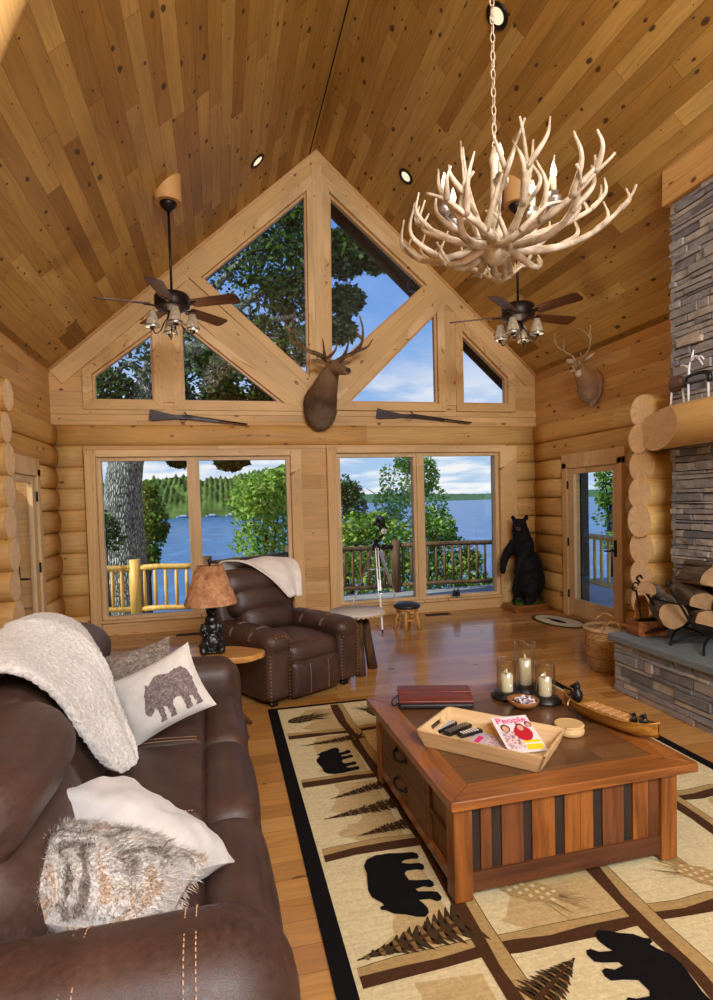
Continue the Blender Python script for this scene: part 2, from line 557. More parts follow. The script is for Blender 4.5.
# ================================================================== the setting
XL, XR, XA = -2.08, 4.87, 1.5
ZR, ZL, ZE = 6.66, 3.5, 3.6
YB, YF = 8.25, -3.0
LOGH = .28
NLOG = 10
ZLOG = LOGH * NLOG
sl = (ZR - ZL) / (XA - XL); sr = (ZR - ZE) / (XR - XA)


def zc(x): return ZL + sl * (x - XL) if x < XA else ZR - sr * (x - XA)


struct(MB().bx(XL - .4, XR + .4, YF, YB + .2, -.2, 0).build('floor', M['floor'], uv='xy'))


def slope_mesh(xa, za, xb, zb, y0, y1, t=.14):
    d = Vector((xb - xa, 0, zb - za)).normalized(); nn = Vector((-d.z, 0, d.x))
    if nn.z < 0: nn = -nn
    mb = MB()
    vs = [Vector((x, y, z)) + o for o in (Vector(), nn * t) for (x, z) in ((xa, za), (xb, zb)) for y in (y0, y1)]
    mb.add(vs, [(0, 1, 3, 2), (4, 6, 7, 5), (0, 4, 5, 1), (2, 3, 7, 6), (0, 2, 6, 4), (1, 5, 7, 3)])
    return mb, (lambda co, n: (co[1], (Vector(co) - Vector((xa, 0, za))).dot(d)))


mb, uvf = slope_mesh(XL - .05, ZL - .05 * sl, XA, ZR, YF, YB + .2); struct(mb.build('ceiling', M['ceil'], uv=uvf))
mb, uvf = slope_mesh(XR + .05, ZE - .05 * sr, XA, ZR, YF, YB + .2); struct(mb.build('ceiling', M['ceil'], uv=uvf))
# thin dark bar painted as the shadow line of the ridge seam
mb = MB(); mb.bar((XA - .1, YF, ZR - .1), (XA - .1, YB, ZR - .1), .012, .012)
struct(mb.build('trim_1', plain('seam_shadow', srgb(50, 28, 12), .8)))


def wall_plane(rects, x, t):
    mb = MB()
    for (y0, y1, z0, z1) in rects: mb.bx(x, x + t, y0, y1, z0, z1)
    return mb


DR = (6.12, 7.42, 0, 2.17)   # right door opening
DL = (6.33, 7.34, 0, 2.17)
for side, x, t, D, zt in (('left', XL, -.2, DL, ZL), ('right', XR, .2, DR, ZE)):
    mb = wall_plane([(YF, D[0], 0, ZLOG), (D[1], YB + .2, 0, ZLOG), (D[0], D[1], D[3], ZLOG), (YF, YB + .2, ZLOG, zt)], x, t)
    struct(mb.build('wall_' + side, M['wallside'], uv='yz'))
struct(MB().bx(XL - .2, XR + .2, YF - .15, YF, 0, ZR + .1).build('wall_front', M['wallb'], uv='xz'))


def log_course(mb, p, q, inward, k, bulge=.075, z0=0, h=LOGH, nseg=9):
    """one half round log from p to q (xy), bulging along inward"""
    p, q = Vector((*p, 0)), Vector((*q, 0)); iv = Vector((*inward, 0)); L = (q - p).length
    o = len(mb.v); vs = []
    rr = random.Random(k * 31 + int(p.y * 10))
    steps = max(2, int(L / .35))
    ph = rr.random() * 6
    for i in range(steps + 1):
        c = p + (q - p) * (i / steps)
        wv = 1 + .10 * math.sin(ph + i * .55) + .05 * math.sin(i * 1.7 + ph * 2)
        for j in range(nseg + 1):
            a = PI * j / nseg
            vs.append(c + iv * (bulge * wv * max(0, math.sin(a)) ** .7) + Vector((0, 0, z0 + k * h + h / 2 - h / 2 * math.cos(a))))
    n = nseg + 1; fs = []
    for i in range(steps):
        for j in range(nseg): fs.append((i * n + j, (i + 1) * n + j, (i + 1) * n + j + 1, i * n + j + 1))
    fs.append(tuple(range(n))); fs.append(tuple(reversed(range(steps * n, steps * n + n))))
    mb.add(vs, fs, 0, True)
    # flat caps must not be smoothed
    mb.s[-1] = mb.s[-2] = False


def uv_log(ax):
    return lambda co, n: (co[ax] + math.floor(co[2] / LOGH) * 1.37, math.floor((co[2] - .0005) / LOGH) * .9 + .15 + ((co[2] - .0005) % LOGH) * 1.2)


def log_wall(name, x, inward, D, y0=YF):
    mb = MB()
    for k in range(NLOG):
        z = (k + .5) * LOGH
        segs = [(y0, D[0]), (D[1], YB)] if z < D[3] + .10 else [(y0, YB)]
        for a, b in segs: log_course(mb, (x, a), (x, b), (inward, 0), k)
    return struct(mb.build(name, M['log'], uv=uv_log(1)))


log_wall('wall_left_logs', XL, 1, DL)
log_wall('wall_right_logs', XR, -1, DR)

# ---- back wall with real openings
UP = [  # glass outlines of the gable lights (x,z)
    [(-1.56, 3.11), (-.79, 3.11), (-.79, 4.05), (-1.56, 3.45)],
    [(-.43, 3.11), (.94, 3.11), (-.43, 4.20)],
    [(-.13, 4.78), (1.31, 3.48), (1.345, 6.07)],
    [(1.62, 3.56), (3.10, 4.87), (1.67, 6.08)],
    [(1.86, 3.13), (3.25, 3.13), (3.25, 4.50)],
    [(3.65, 3.13), (4.39, 3.13), (4.39, 3.54), (3.65, 4.22)]]
LOW = [(-1.5, .25, -.41, 2.32), (-.25, .25, .94, 2.32), (1.72, .24, 2.83, 2.34), (3.0, .24, 4.16, 2.35)]


def offset(poly, d):
    n = len(poly); out = []
    def line(i):
        a = Vector(poly[i]); b = Vector(poly[(i + 1) % n]); t = (b - a).normalized(); nr = Vector((t.y, -t.x))
        return a + nr * d, t
    for i in range(n):
        p, t = line(i - 1); q, u = line(i)
        den = t.x * u.y - t.y * u.x
        s_ = ((q.x - p.x) * u.y - (q.y - p.y) * u.x) / den
        out.append(tuple(p + t * s_))
    return out


holes = [offset(p, .03) for p in UP] + [[(a - .03, b - .03), (c + .03, b - .03), (c + .03, d + .03), (a - .03, d + .03)] for a, b, c, d in LOW]
outer = [(XL - .2, 0), (XR + .2, 0), (XR + .2, zc(XR) - .05), (XA, ZR + .02), (XL - .2, zc(XL) - .1)]
vv = [Vector(p) for p in outer]; edges = [(i, (i + 1) % 5) for i in range(5)]
for h in holes:
    o = len(vv); vv += [Vector(p) for p in h]; edges += [(o + i, o + (i + 1) % len(h)) for i in range(len(h))]
cv, ce, cf, *_ = mgeo.delaunay_2d_cdt(vv, edges, [], 0, 1e-5)


def inside(p, poly):
    c = False; n = len(poly)
    for i in range(n):
        x1, y1 = poly[i]; x2, y2 = poly[i - 1]
        if (y1 > p[1]) != (y2 > p[1]) and p[0] < (x2 - x1) * (p[1] - y1) / (y2 - y1) + x1: c = not c
    return c


mb = MB(); tris = []
for f in cf:
    c = sum((cv[i] for i in f), Vector((0, 0))) / len(f)
    if inside(c, outer) and not any(inside(c, h) for h in holes): tris.append(f)
for y, rev in ((YB, False), (YB + .2, True)):
    mb.add([(p.x, y, p.y) for p in cv], [tuple(reversed(f)) if rev else tuple(f) for f in tris])
for h in holes:
    n = len(h)
    for i in range(n):
        a, b = h[i], h[(i + 1) % n]
        mb.add([(a[0], YB, a[1]), (b[0], YB, b[1]), (b[0], YB + .2, b[1]), (a[0], YB + .2, a[1])], [(0, 1, 2, 3)])
struct(mb.build('wall_back', M['wallb'], uv='xz'))
mb = MB()
for k in range(NLOG):
    z = (k + .5) * LOGH
    if z < 2.4:
        log_course(mb, (XL, YB), (-1.71, YB), (0, -1), k, .05); log_course(mb, (4.35, YB), (XR, YB), (0, -1), k, .06)
    else: log_course(mb, (XL, YB), (XR, YB), (0, -1), k, .05)
struct(mb.build('wall_back_logs', M['log'], uv=uv_log(0)))


def ring(mb, poly_in, poly_out, y0, y1, mat=0):
    n = len(poly_in)
    for i in range(n):
        j = (i + 1) % n
        a, b, c, d = poly_in[i], poly_in[j], poly_out[j], poly_out[i]
        vs = [(p[0], y, p[1]) for y in (y0, y1) for p in (a, b, c, d)]
        mb.add(vs, [(0, 1, 2, 3), (7, 6, 5, 4), (0, 4, 5, 1), (2, 6, 7, 3), (1, 5, 6, 2), (3, 7, 4, 0)], mat)
    return mb


def uv_edge(polys):
    """grain follows whichever edge of the frame is nearest"""
    def f(co, n):
        p = Vector((co[0], co[2])); best = None
        for poly in polys:
            for i in range(len(poly)):
                a, b = Vector(poly[i]), Vector(poly[(i + 1) % len(poly)]); t = (b - a); L = t.length; t /= L
                s_ = max(0, min(L, (p - a).dot(t))); d = (p - a - t * s_).length
                if best is None or d < best[0] - 1e-4: best = (d, (p - a).dot(t) + i * 3.3, (p - a).dot(Vector((t.y, -t.x))) + .3 * i + .12)
        return best[1], best[2]
    return f


M['sash'] = plain('sash_wood', srgb(214, 170, 112), .45, sc=8)
for i, p in enumerate(UP):
    w = MB(); ring(w, p, offset(p, .115), YB - .045, YB + .05)
    w = struct(w.build('window_%d' % (i + 1), M['trim'], uv=uv_edge([offset(p, .06)]), bevel=.004))
    s_ = ring(MB(), offset(p, -.03), offset(p, .005), YB + .02, YB + .10); struct(s_.build('sash', M['sash'], w))
    g = MB().poly([(a, YB + .07, b) for a, b in p]); struct(g.build('pane', M['glass'], w))
for i, (a, b) in enumerate(((0, 1), (2, 3))):
    A, B = LOW[a], LOW[b]
    x0, x1 = A[0] - .06, B[2] + .06; z1 = max(A[3], B[3]) + .05
    w = MB()
    cas = .135 if i == 0 else .14
    w.bx(x0 - cas, x0, YB - .07, YB + .08, .0, z1 + .09); w.bx(x1, x1 + cas + (.02 if i == 0 else .14), YB - .07, YB + .08, .0, z1 + .09)
    w.bx(x0, x1, YB - .07, YB + .08, z1, z1 + .09)
    w.bx(x0, x1, YB - .05, YB + .08, .0, A[1] - .05)
    w.bx(x0 - .02, x1 + .02, YB - .10, YB + .08, A[1] - .075, A[1] - .04)
    pts = [[(x0 - .06, .0), (x0 - .06, z1), (x1 + .06, z1), (x1 + .06, .0)]]
    w = struct(w.build('window_%d' % (i + 7), M['trim'], uv=uv_edge(pts), bevel=.006))
    s_ = MB()
    for q in (A, B):
        pq = [(q[0], q[1]), (q[2], q[1]), (q[2], q[3]), (q[0], q[3])]
        ring(s_, pq, [(q[0] - .05, q[1] - .04), (q[2] + .05, q[1] - .04), (q[2] + .05, q[3] + .05), (q[0] - .05, q[3] + .05)], YB - .01, YB + .09)
        g = MB().poly([(q[0], YB + .06, q[1]), (q[2], YB + .06, q[1]), (q[2], YB + .06, q[3]), (q[0], YB + .06, q[3])])
        struct(g.build('pane', M['glass'], w))
    struct(s_.build('sash', M['frame'], w, uv=lambda co, n: (co[2], co[0])))
    mu = MB().bx(A[2] + .045, B[0] - .045, YB - .035, YB + .09, A[1] - .04, A[3] + .05)
    struct(mu.build('mullion', M['frame'], w, uv=lambda co, n: (co[2], co[0])))


def board(name, p, q, w, y0=YB - .03, y1=YB + .01, mat='trim'):
    """flat trim board along p->q in the plane of the back wall"""
    p2, q2 = Vector((p[0], 0, p[1])), Vector((q[0], 0, q[1])); d = (q2 - p2).normalized(); nr = Vector((-d.z, 0, d.x))
    mb = MB(); vs = [a + nr * s_ * w / 2 + Vector((0, y, 0)) for y in (y0, y1) for a, s_ in ((p2, -1), (q2, -1), (q2, 1), (p2, 1))]
    mb.add(vs, [(0, 1, 2, 3), (7, 6, 5, 4), (0, 4, 5, 1), (2, 6, 7, 3), (1, 5, 6, 2), (3, 7, 4, 0)])
    sd = random.random() * 9
    return struct(mb.build(name, M[mat], uv=lambda co, n: (Vector(co).dot(d) + sd, Vector(co).dot(nr) + sd * 3), bevel=.004))


# rake boards, diagonals, posts
dL = Vector((XA - XL, ZR - ZL)).normalized(); nL = Vector((dL.y, -dL.x))
dR_ = Vector((XA - XR, ZR - ZE)).normalized(); nR = Vector((-dR_.y, dR_.x))
a0 = Vector((XL, ZL)); a1 = Vector((XA, ZR)); b0 = Vector((XR, ZE))
board('trim_2', tuple(a0 + nL * .12), tuple(a1 + nL * .12 + dL * .16), .24, YB - .025)
board('trim_3', tuple(b0 + nR * .12), tuple(a1 + nR * .12 + dR_ * .16), .24, YB - .0235)
board('trim_4', (-.42, 4.62), (1.22, 3.19), .36, YB - .028)
board('trim_5', (1.66, 3.23), (3.34, 4.78), .34, YB - .028)
board('trim_6', (1.49, 3.0), (1.49, 6.42), .15, YB - .05)
board('trim_7', (-.61, 3.1), (-.61, 4.4), .15, YB - .03)
board('trim_8', (3.45, 3.1), (3.45, 4.5), .2, YB - .03)
mb = MB(); mb.tube([(XL, YB - .02, ZL - .01), (XA, YB - .02, ZR - .03), (XR, YB - .02, ZE - .01)], .026, 8)
struct(mb.build('trim_9', M['sash']))
board('trim_10', (XL, 2.97), (XR, 2.97), .07, YB - .02)

# ---- stub log walls with round ends
def stub(name, xw, xe, yc, n, h, r):
    mb = MB(); rr = random.Random(5); ends = []
    for k in range(n):
        rad = r * rr.uniform(.95, 1.06); zc_ = h * (k + .5); e = xe + rr.uniform(-.02, .02)
        pts = [(xw, yc, zc_), ((xw + xe) / 2, yc, zc_), (e - .015 * (1 if xe > xw else -1), yc, zc_), (e, yc, zc_)]
        mb.tube(pts, [rad, rad, rad, rad * .95], 20, 0)
        sg = 1 if xe > xw else -1
        ends.append((e + sg * .0008, zc_, rad * .95))
    def uvf(co, nn):
        k = math.floor(co[2] / h)
        return co[0] + k * 1.7, k * .9 + .2 + (co[2] - k * h)
    o = struct(mb.build(name, M['log'], uv=uvf))
    for (x, z, r_) in ends:
        e = MB().poly([(x, yc + r_ * math.cos(2 * PI * i / 20), z + r_ * math.sin(2 * PI * i / 20)) for i in range(20)])
        struct(e.build('log_end', M['logend'], o, uv=lambda co, n, z=z: (co[1] - yc, co[2] - z)))
    return o


stub('wall_right_stub', XR, 3.92, 4.78, 10, .262, .158)
stub('wall_left_stub', XL, -1.84, 5.87, 10, .289, .152)

# ---- doors
def door(name, x, sx, y0, y1, hinge_far=True):
    """glazed door in a side wall; sx points into the room"""
    f = MB(); xi, xo = x + sx * .10, x - sx * .02
    f.bx(xi, xo, y1 - .11, y1, 0, 2.16); f.bx(xi, xo, y0, y0 + .09, 0, 2.16); f.bx(xi, xo, y0, y1, 2.08, 2.16)
    f.bx(x + sx * .085, xo, y0 - .03, y1 + .03, 2.16, 2.28)
    f.bx(x + sx * .05, xo, y0, y1, -.001, .03)
    fr = struct(f.build(name, M['frame'], uv=lambda co, n: (co[2] + co[1] * .3, co[1]), bevel=.005))
    l0, l1 = y0 + .09, y1 - .11
    g0, g1, gz0, gz1 = l0 + .11, l1 - .13, .26, 2.0
    m = MB(); X0, X1 = x + sx * .075, x + sx * .03
    m.bx(X0, X1, l0, g0, .03, 2.08); m.bx(X0, X1, g1, l1, .03, 2.08); m.bx(X0, X1, g0, g1, .03, gz0); m.bx(X0, X1, g0, g1, gz1, 2.08)
    lf = struct(m.build('door_leaf', M['frame'], fr, uv=lambda co, n: (co[2] + 4, co[1] + 3), bevel=.004))
    struct(MB().poly([(x + sx * .05, g0, gz0), (x + sx * .05, g1, gz0), (x + sx * .05, g1, gz1), (x + sx * .05, g0, gz1)]).build('pane', M['glass'], fr))
    h = MB(); yh = (l0 + g0) / 2; h.bx(X0, X0 + sx * .012, yh - .022, yh + .022, .92, 1.13)
    h.tube([(X0, yh, 1.0), (X0 + sx * .06, yh, 1.0), (X0 + sx * .065, yh + .03, .995), (X0 + sx * .06, yh + .13, .985)], .011, 8)
    struct(h.build('door_handle', M['iron'], fr))
    for z in (.32, 1.05, 1.85):
        struct(MB().bx(X0 + sx * .02, X0 - sx * .01, l1 - .015, l1 + .025, z - .055, z + .055).build('hinge', M['iron'], fr))
    return fr


door('door_1', XR, -1, 6.14, 7.40)
door('door_2', XL, 1, 6.35, 7.32)

# ---- fireplace
def stones(mb, u0, u1, z0, z1, place, hmin=.022, hmax=.085, seed=3):
    rr = random.Random(seed); z = z0
    while z < z1 - .02:
        h = min(rr.uniform(hmin, hmax), z1 - z)
        if z1 - z - h < .03: h = z1 - z
        u = u0 - rr.random() * .2
        while u < u1 - 1e-3:
            L = rr.uniform(.10, .52) * (1.2 if h < .05 else .8)
            a, b = max(u, u0), min(u + L, u1)
            if u1 - b < .06: b = u1
            if b - a > .02:
                dp = rr.uniform(.0, .034); j = lambda s=.004: rr.uniform(-s, s)
                zz0, zz1 = z + .0012, z + h - .0012
                vs = [place(a + .003, zz0, -.03), place(b - .003, zz0, -.03), place(b - .003, zz1, -.03), place(a + .003, zz1, -.03),
                      place(a + .006 + j(), zz0 + .004 + j(), dp + j(.006)), place(b - .006 + j(), zz0 + .004 + j(), dp + j(.006)),
                      place(b - .006 + j(), zz1 - .004 + j(), dp + j(.008)), place(a + .006 + j(), zz1 - .004 + j(), dp + j(.008))]
                mb.add(vs, [(4, 5, 6, 7), (0, 1, 5, 4), (1, 2, 6, 5), (2, 3, 7, 6), (3, 0, 4, 7)])
            u = b
        z += h
    return mb


CX0, CY1, HX = 3.93, 4.36, 3.31
ch = thing('stone_chimney', 'grey stacked-stone chimney breast rising to the ceiling on the right', 'chimney', (4.4, 2.9, .49))
ch_off = Vector((4.4, 2.9, .49))
mb = MB(); mb.bx(CX0 + .01 - 4.4, 4.14 - 4.4, .9 - 2.9, CY1 - .01 - 2.9, 0, 4.2 - .49)
mb.build('core', plain('mortar', srgb(84, 82, 80), .95, sc=20), ch)
mb = MB()
stones(mb, .9, CY1 + .02, .49, 4.2, lambda u, z, d: Vector((CX0 - d, u, z)) - ch_off, seed=3)
stones(mb, CX0 - .02, 4.14, .49, 4.2, lambda u, z, d: Vector((u, CY1 + d, z)) - ch_off, seed=8)
mb.build('stone_facing', M['stone'], ch)
struct(MB().bx(3.87, XR, .9, CY1 + .06, 4.2, 4.75).build('trim_11', M['wallside'], uv='yz'))
he = thing('stone_hearth', 'raised stacked-stone hearth with a smooth blue-grey slab top', 'hearth', (3.6, 2.7, 0)); ho = Vector((3.6, 2.7, 0))
mb = MB(); stones(mb, .9, CY1, 0, .43, lambda u, z, d: Vector((HX - d * .6, u, z)) - ho, seed=12)
stones(mb, HX, XR - .15, 0, .43, lambda u, z, d: Vector((u, CY1 + d * .6, z)) - ho, seed=13)
mb.bx(HX + .01 - 3.6, XR - .15 - 3.6, .9 - 2.7, CY1 - .01 - 2.7, 0, .43)
mb.build('stone_base', M['stone'], he)
MB().bx(HX - .04 - 3.6, XR - .1 - 3.6, .88 - 2.7, CY1 + .05 - 2.7, .43, .49).build('slab_top', M['bluestone'], he, bevel=.008)

# mantel: a peeled half log with a raked end cut
def mantel():
    yn, yf = .9, 4.78; zc_, r = 2.265, .185; xc = 3.75
    mb = MB(); n = 28; st = 30
    def cut(x): return yf - max(0, (3.93 - x)) * 2.35
    sec = []
    for k in range(n):
        a = 2 * PI * k / n
        sec.append((xc + r * math.cos(a), zc_ + r * math.sin(a)))
    vs = []
    for i in range(st + 1):
        for (x, z) in sec:
            y = cut(x) + (yn - cut(x)) * i / st
            w = .012 * math.sin(y * 3 + z * 9)
            vs.append((x + (x - xc) * w * 3, y, min(z, zc_ + .155) + (z - zc_) * w * 3))
    fs = [(i * n + k, i * n + (k + 1) % n, (i + 1) * n + (k + 1) % n, (i + 1) * n + k) for i in range(st) for k in range(n)]
    mb.add(vs, fs, 0, True)
    mb.add(vs[:n], [tuple(reversed(range(n)))], 1, False)
    ob = mb.build('log_mantel', [M['log'], M['logend']], uv=lambda co, nn: (co[0] - xc, co[2] - zc_) if abs(nn.x) > .6 and co[1] > 3.7 and abs(nn.y) > .3 else (co[1], .2 + .3 * math.atan2(co[2] - zc_, co[0] - xc) / 6))
    return tag(ob, 'thick peeled log mantel shelf with a raked end on the stone chimney', 'mantel')


mantel()
# rafter log close overhead
mb = MB()
mb.tube([(-1.37, 2.6, 0), (-1.37, 2.6, 1.2), (-1.37, 2.6, 2.5)], .13, 18)
mb.tube([(-1.42, 2.6, 2.3), (-1.02, 2.6, 3.2), (-.46, 2.6, 4.5), (-.08, 2.6, 5.38)], .11, 18)
struct(mb.build('column_left', M['log'], uv=lambda co, n: (co[2], co[0] * 2 + .3)))
# ================================================================== soft furnishings
def soft(name, c1, c2, sc, rough=.9, bump=.6, dist=.02, extra=None):
    n = NT(name); t = n.tc()
    f = n.noise(t, sc, 4, .7, .3); g = n.noise(t, sc * .12, 3)
    c = n.ramp(f, [(.3, c1), (.65, c2)])
    c = n.mix(1, c, n.ramp(g, [(.3, (.9,) * 3), (.7, (1.04,) * 3)]), 'MULTIPLY')
    n.bump(f, bump, dist)
    n.b.inputs['Sheen Weight'].default_value = .3
    return n.fin(c, rough, 0, .2)


M['sherpa'] = soft('cream_sherpa', srgb(196, 190, 184), srgb(240, 237, 232), 75, .95, .9, .012)
M['cotton'] = soft('pale_cotton', srgb(206, 200, 193), srgb(222, 217, 210), 160, .85, .15, .003)
M['satin'] = soft('ivory_satin', srgb(206, 204, 202), srgb(220, 219, 217), 8, .38, .12, .01)
M['throw'] = soft('oatmeal_throw', srgb(222, 212, 202), srgb(238, 230, 221), 120, .9, .3, .004)


def fur(name, stops, sc=5):
    n = NT(name); t = n.tc()
    f = n.noise(t, sc, 4, .65, 1.2); g = n.noise(t, 130, 2, .7)
    c = n.ramp(f, stops); c = n.mix(.35, c, n.ramp(g, [(.3, (.12, .09, .07)), (.7, (.9, .85, .78))]))
    n.bump(g, .5, .01); return n.fin(c, .9, 0, .15)


M['furA'] = fur('coyote_fur', [(.3, srgb(48, 38, 34)), (.40, srgb(120, 102, 92)), (.47, srgb(240, 237, 234)), (.545, srgb(236, 230, 224)), (.575, srgb(206, 150, 80)), (.61, srgb(240, 236, 232)), (.68, srgb(84, 68, 60))])
M['furB'] = fur('brown_faux_fur', [(.3, srgb(60, 46, 38)), (.5, srgb(128, 104, 88)), (.7, srgb(176, 152, 132))], 14)


def stitch_loop(mb, fn, n=24, r=.0022, dashes=True):
    pts = [Vector(fn(i / n)) for i in range(n + 1)]
    if dashes:
        for i in range(0, n, 1):
            a, b = pts[i], pts[i + 1]; mb.tube([a, a + (b - a) * .62], r, 4)
    else: mb.tube(pts, r, 5)


def stitch(parent, fn, n=24):
    q = MB(); stitch_loop(q, fn, n); return q.build('stitching', M['stitch'], parent)


# ---------------------------------------------------------------- sofa
def build_sofa():
    s = thing('sofa', 'long dark brown leather reclining sofa with pillows along the left side', 'sofa', (.11, 2.75, 0), R(1.2))
    L0, L1 = -1.52, 1.42        # outer ends along y
    A = .38
    b = MB(); b.rbox((-.60, (L0 + L1) / 2, .17), (1.06, L1 - L0 - .1, .26), .05, k=2, mid=2)
    b.build('base', M['leather'], s)
    n = 3; y0, y1 = L0 + A - .02, L1 - A * .72; w = (y1 - y0) / n
    for i in range(n):
        yc = y0 + w * (i + .5)
        m = MB(); m.rbox((-.52, yc, .37), (.62, w - .004, .21), .06, bulge=(.0, 0, .035), mid=7, wob=.006)
        seat = m.build('seat_cushion', M['leather'], s)
        m = MB(); m.rbox((-.125, yc, .36), (.25, w - .004, .225), .10, bulge=(.02, 0, .02), mid=7, wob=.006)
        m.build('seat_roll', M['leather'], seat)
        m = MB(); m.rbox((-.05, yc, .165), (.12, w - .01, .20), .04, bulge=(.02, 0, 0), mid=5)
        m.build('footrest_panel', M['leather'], s)
        m = MB(); rot = Matrix.Rotation(R(-14), 3, 'Y')
        m.rbox((-.83 + .03 * (i == 0), yc, .60), (.26 + .06 * (i == 0), w - .004, .40), .10, bulge=(.055, 0, 0), mid=6, rot=rot, wob=.008)
        bk = m.build('back_cushion', M['leather'], s)
        m = MB(); m.rbox((-.93 + .055 * (i == 0), yc, .86), (.30 + .11 * (i == 0), w + .0, .30), .13, bulge=(.04, 0, .02), mid=6, rot=rot, wob=.008)
        m.build('back_roll', M['leather'], bk)
        if i < n - 1:
            for o in (-.02, .02):
                yy = yc + w / 2 + o
                stitch(s, lambda t, yy=yy: (-.72 + .46 * t, yy, .481 + .012 * math.sin(PI * t)), 40)
    for (ya, yb, nm) in ((L0, L0 + A, 0), (L1 - A * .72, L1, 1)):
        m = MB(); yc = (ya + yb) / 2; h = .66 if nm == 0 else .64
        m.rbox((-.54, yc, h / 2 + .02), (1.08, yb - ya, h), .17 if nm == 0 else .12, bulge=(.02, .0, .02), mid=8, k=5, wob=.007)
        arm = m.build('arm', M['leather'], s)
        if nm == 0:
            for x in (-.51, -.483, -.255, -.228):
                r_ = .17; yi = yb - r_; yo = ya + r_; zt = h + .02
                def fn(t, x=x):
                    if t < .4: a = PI / 2 * t / .4; return (x, yo - (r_ + .001) * math.cos(a), zt - r_ + (r_ + .012) * math.sin(a))
                    if t < .6: return (x, yo + (yi - yo) * (t - .4) / .2, zt + .012)
                    a = PI / 2 * (t - .6) / .4; return (x, yi + (r_ + .001) * math.sin(a), zt - r_ + (r_ + .012) * math.cos(a))
                stitch(arm, fn, 44)
    for o in (0, .025):
        stitch(s, lambda t, o=o: (-.735 - .06 + .02 * math.sin(PI * t) - o * .1, y0 + .08 + .5 * t, .97 - o), 30)
    for yy in (L0 + .12, L1 - .12):
        for xx in (-.08, -.95):
            MB().bx(xx - .03, xx + .03, yy - .03, yy + .03, 0, .06).build('foot', M['black'], s)
    return s


build_sofa()


def frame3(c, x, up):
    x = Vector(x).normalized(); z = x.cross(Vector(up)).normalized(); y = z.cross(x)
    m = Matrix((x, y, z)).transposed().to_4x4(); m.translation = Vector(c); return m


def pillow_fn(w, h, t, sg, wr=.006, seed=0, pinch=.10):
    def f(u, v):
        a, b = 2 * u - 1, 2 * v - 1
        ka = 1 - pinch * (1 - abs(b) ** 2) * abs(a) ** 3; kb = 1 - pinch * (1 - abs(a) ** 2) * abs(b) ** 3
        x, y = a * w / 2 * ka, b * h / 2 * kb
        th = t / 2 * ((1 - abs(a) ** 2.4) * (1 - abs(b) ** 2.4)) ** .55
        e = 1 - max(abs(a), abs(b))
        p = Vector((x * 7 + seed, y * 7, sg * 2 + seed)); z = th + min(1, e * 6) * (mnoise.noise(p) * wr * 2 + mnoise.noise(p * 2.7) * wr)
        return Vector((x, y, sg * z))
    return f


def add_pillow(mb, w, h, t, n=22, **k):
    f1, f2 = pillow_fn(w, h, t, 1, **k), pillow_fn(w, h, t, -1, **k)
    mb.grid(f1, n, n); mb.grid(lambda u, v: f2(1 - u, v), n, n)
    return f1


def bear_outline():
    """side view of a walking bear, nose to the left, feet at y=0, length about 1"""
    pts = [(.02, .20), (.05, .16), (.10, .15), (.15, .18), (.20, .22), (.235, .17), (.225, .06), (.19, .02), (.19, 0), (.30, 0), (.315, .06), (.34, .19),
           (.385, .17), (.40, .06), (.37, .02), (.37, 0), (.475, 0), (.49, .08), (.51, .20), (.60, .23), (.665, .20), (.68, .10), (.655, .03), (.655, 0), (.765, 0), (.78, .07),
           (.80, .16), (.845, .15), (.86, .05), (.835, .02), (.835, 0), (.945, 0), (.955, .10), (.97, .24), (.985, .38), (.95, .50), (.86, .57), (.74, .58), (.60, .56), (.48, .60), (.38, .61), (.30, .56), (.24, .52),
           (.215, .55), (.185, .55), (.17, .50), (.12, .44), (.08, .34), (.03, .26)]
    return pts


BEAR = bear_outline()
bp = thing('bear_print_pillow', 'pale lumbar pillow printed with a grey-brown walking bear, at the far sofa end', 'pillow')
mm = frame3((-.33, 3.13, .725), (.90, -.06, .42), (-.22, .30, .92))
bp.matrix_world = mm
mb = MB(); f1 = add_pillow(mb, .47, .36, .15, seed=3, wr=.005)
mb.build('cover', M['cotton'], bp)
n_ = NT('bear_ink'); t_ = n_.tc(); f_ = n_.noise(t_, 70, 4, .8, .5)
M['ink'] = n_.fin(n_.ramp(f_, [(.3, srgb(78, 64, 64)), (.5, srgb(116, 100, 100)), (.68, srgb(164, 150, 146))]), .9)
mb = MB(); N = 90
for i in range(N):
    for j in range(N):
        u, v = (i + .5) / N, (j + .5) / N
        # print occupies the right two thirds
        px_, py_ = (u - .31) / .63, (v - .12) / 1.05
        if inside((px_ * 1.0, py_), BEAR):
            q = [f1(i / N, j / N), f1((i + 1) / N, j / N), f1((i + 1) / N, (j + 1) / N), f1(i / N, (j + 1) / N)]
            mb.add([p + Vector((0, 0, .0022)) for p in q], [(0, 1, 2, 3)], 0, True)
po = mb.build('bear_print', M['ink'], bp); po['label'] = 'grey-brown bear print'

wp = thing('satin_pillow', 'plain ivory satin pillow lying on the sofa seat behind the spotted fur pillow', 'pillow')
wp.matrix_world = frame3((-.30, 2.02, .62), (.52, -.42, -.17), (.42, .78, -.30))
mb = MB(); add_pillow(mb, .60, .33, .23, seed=11, wr=.012); mb.build('cover', M['satin'], wp)


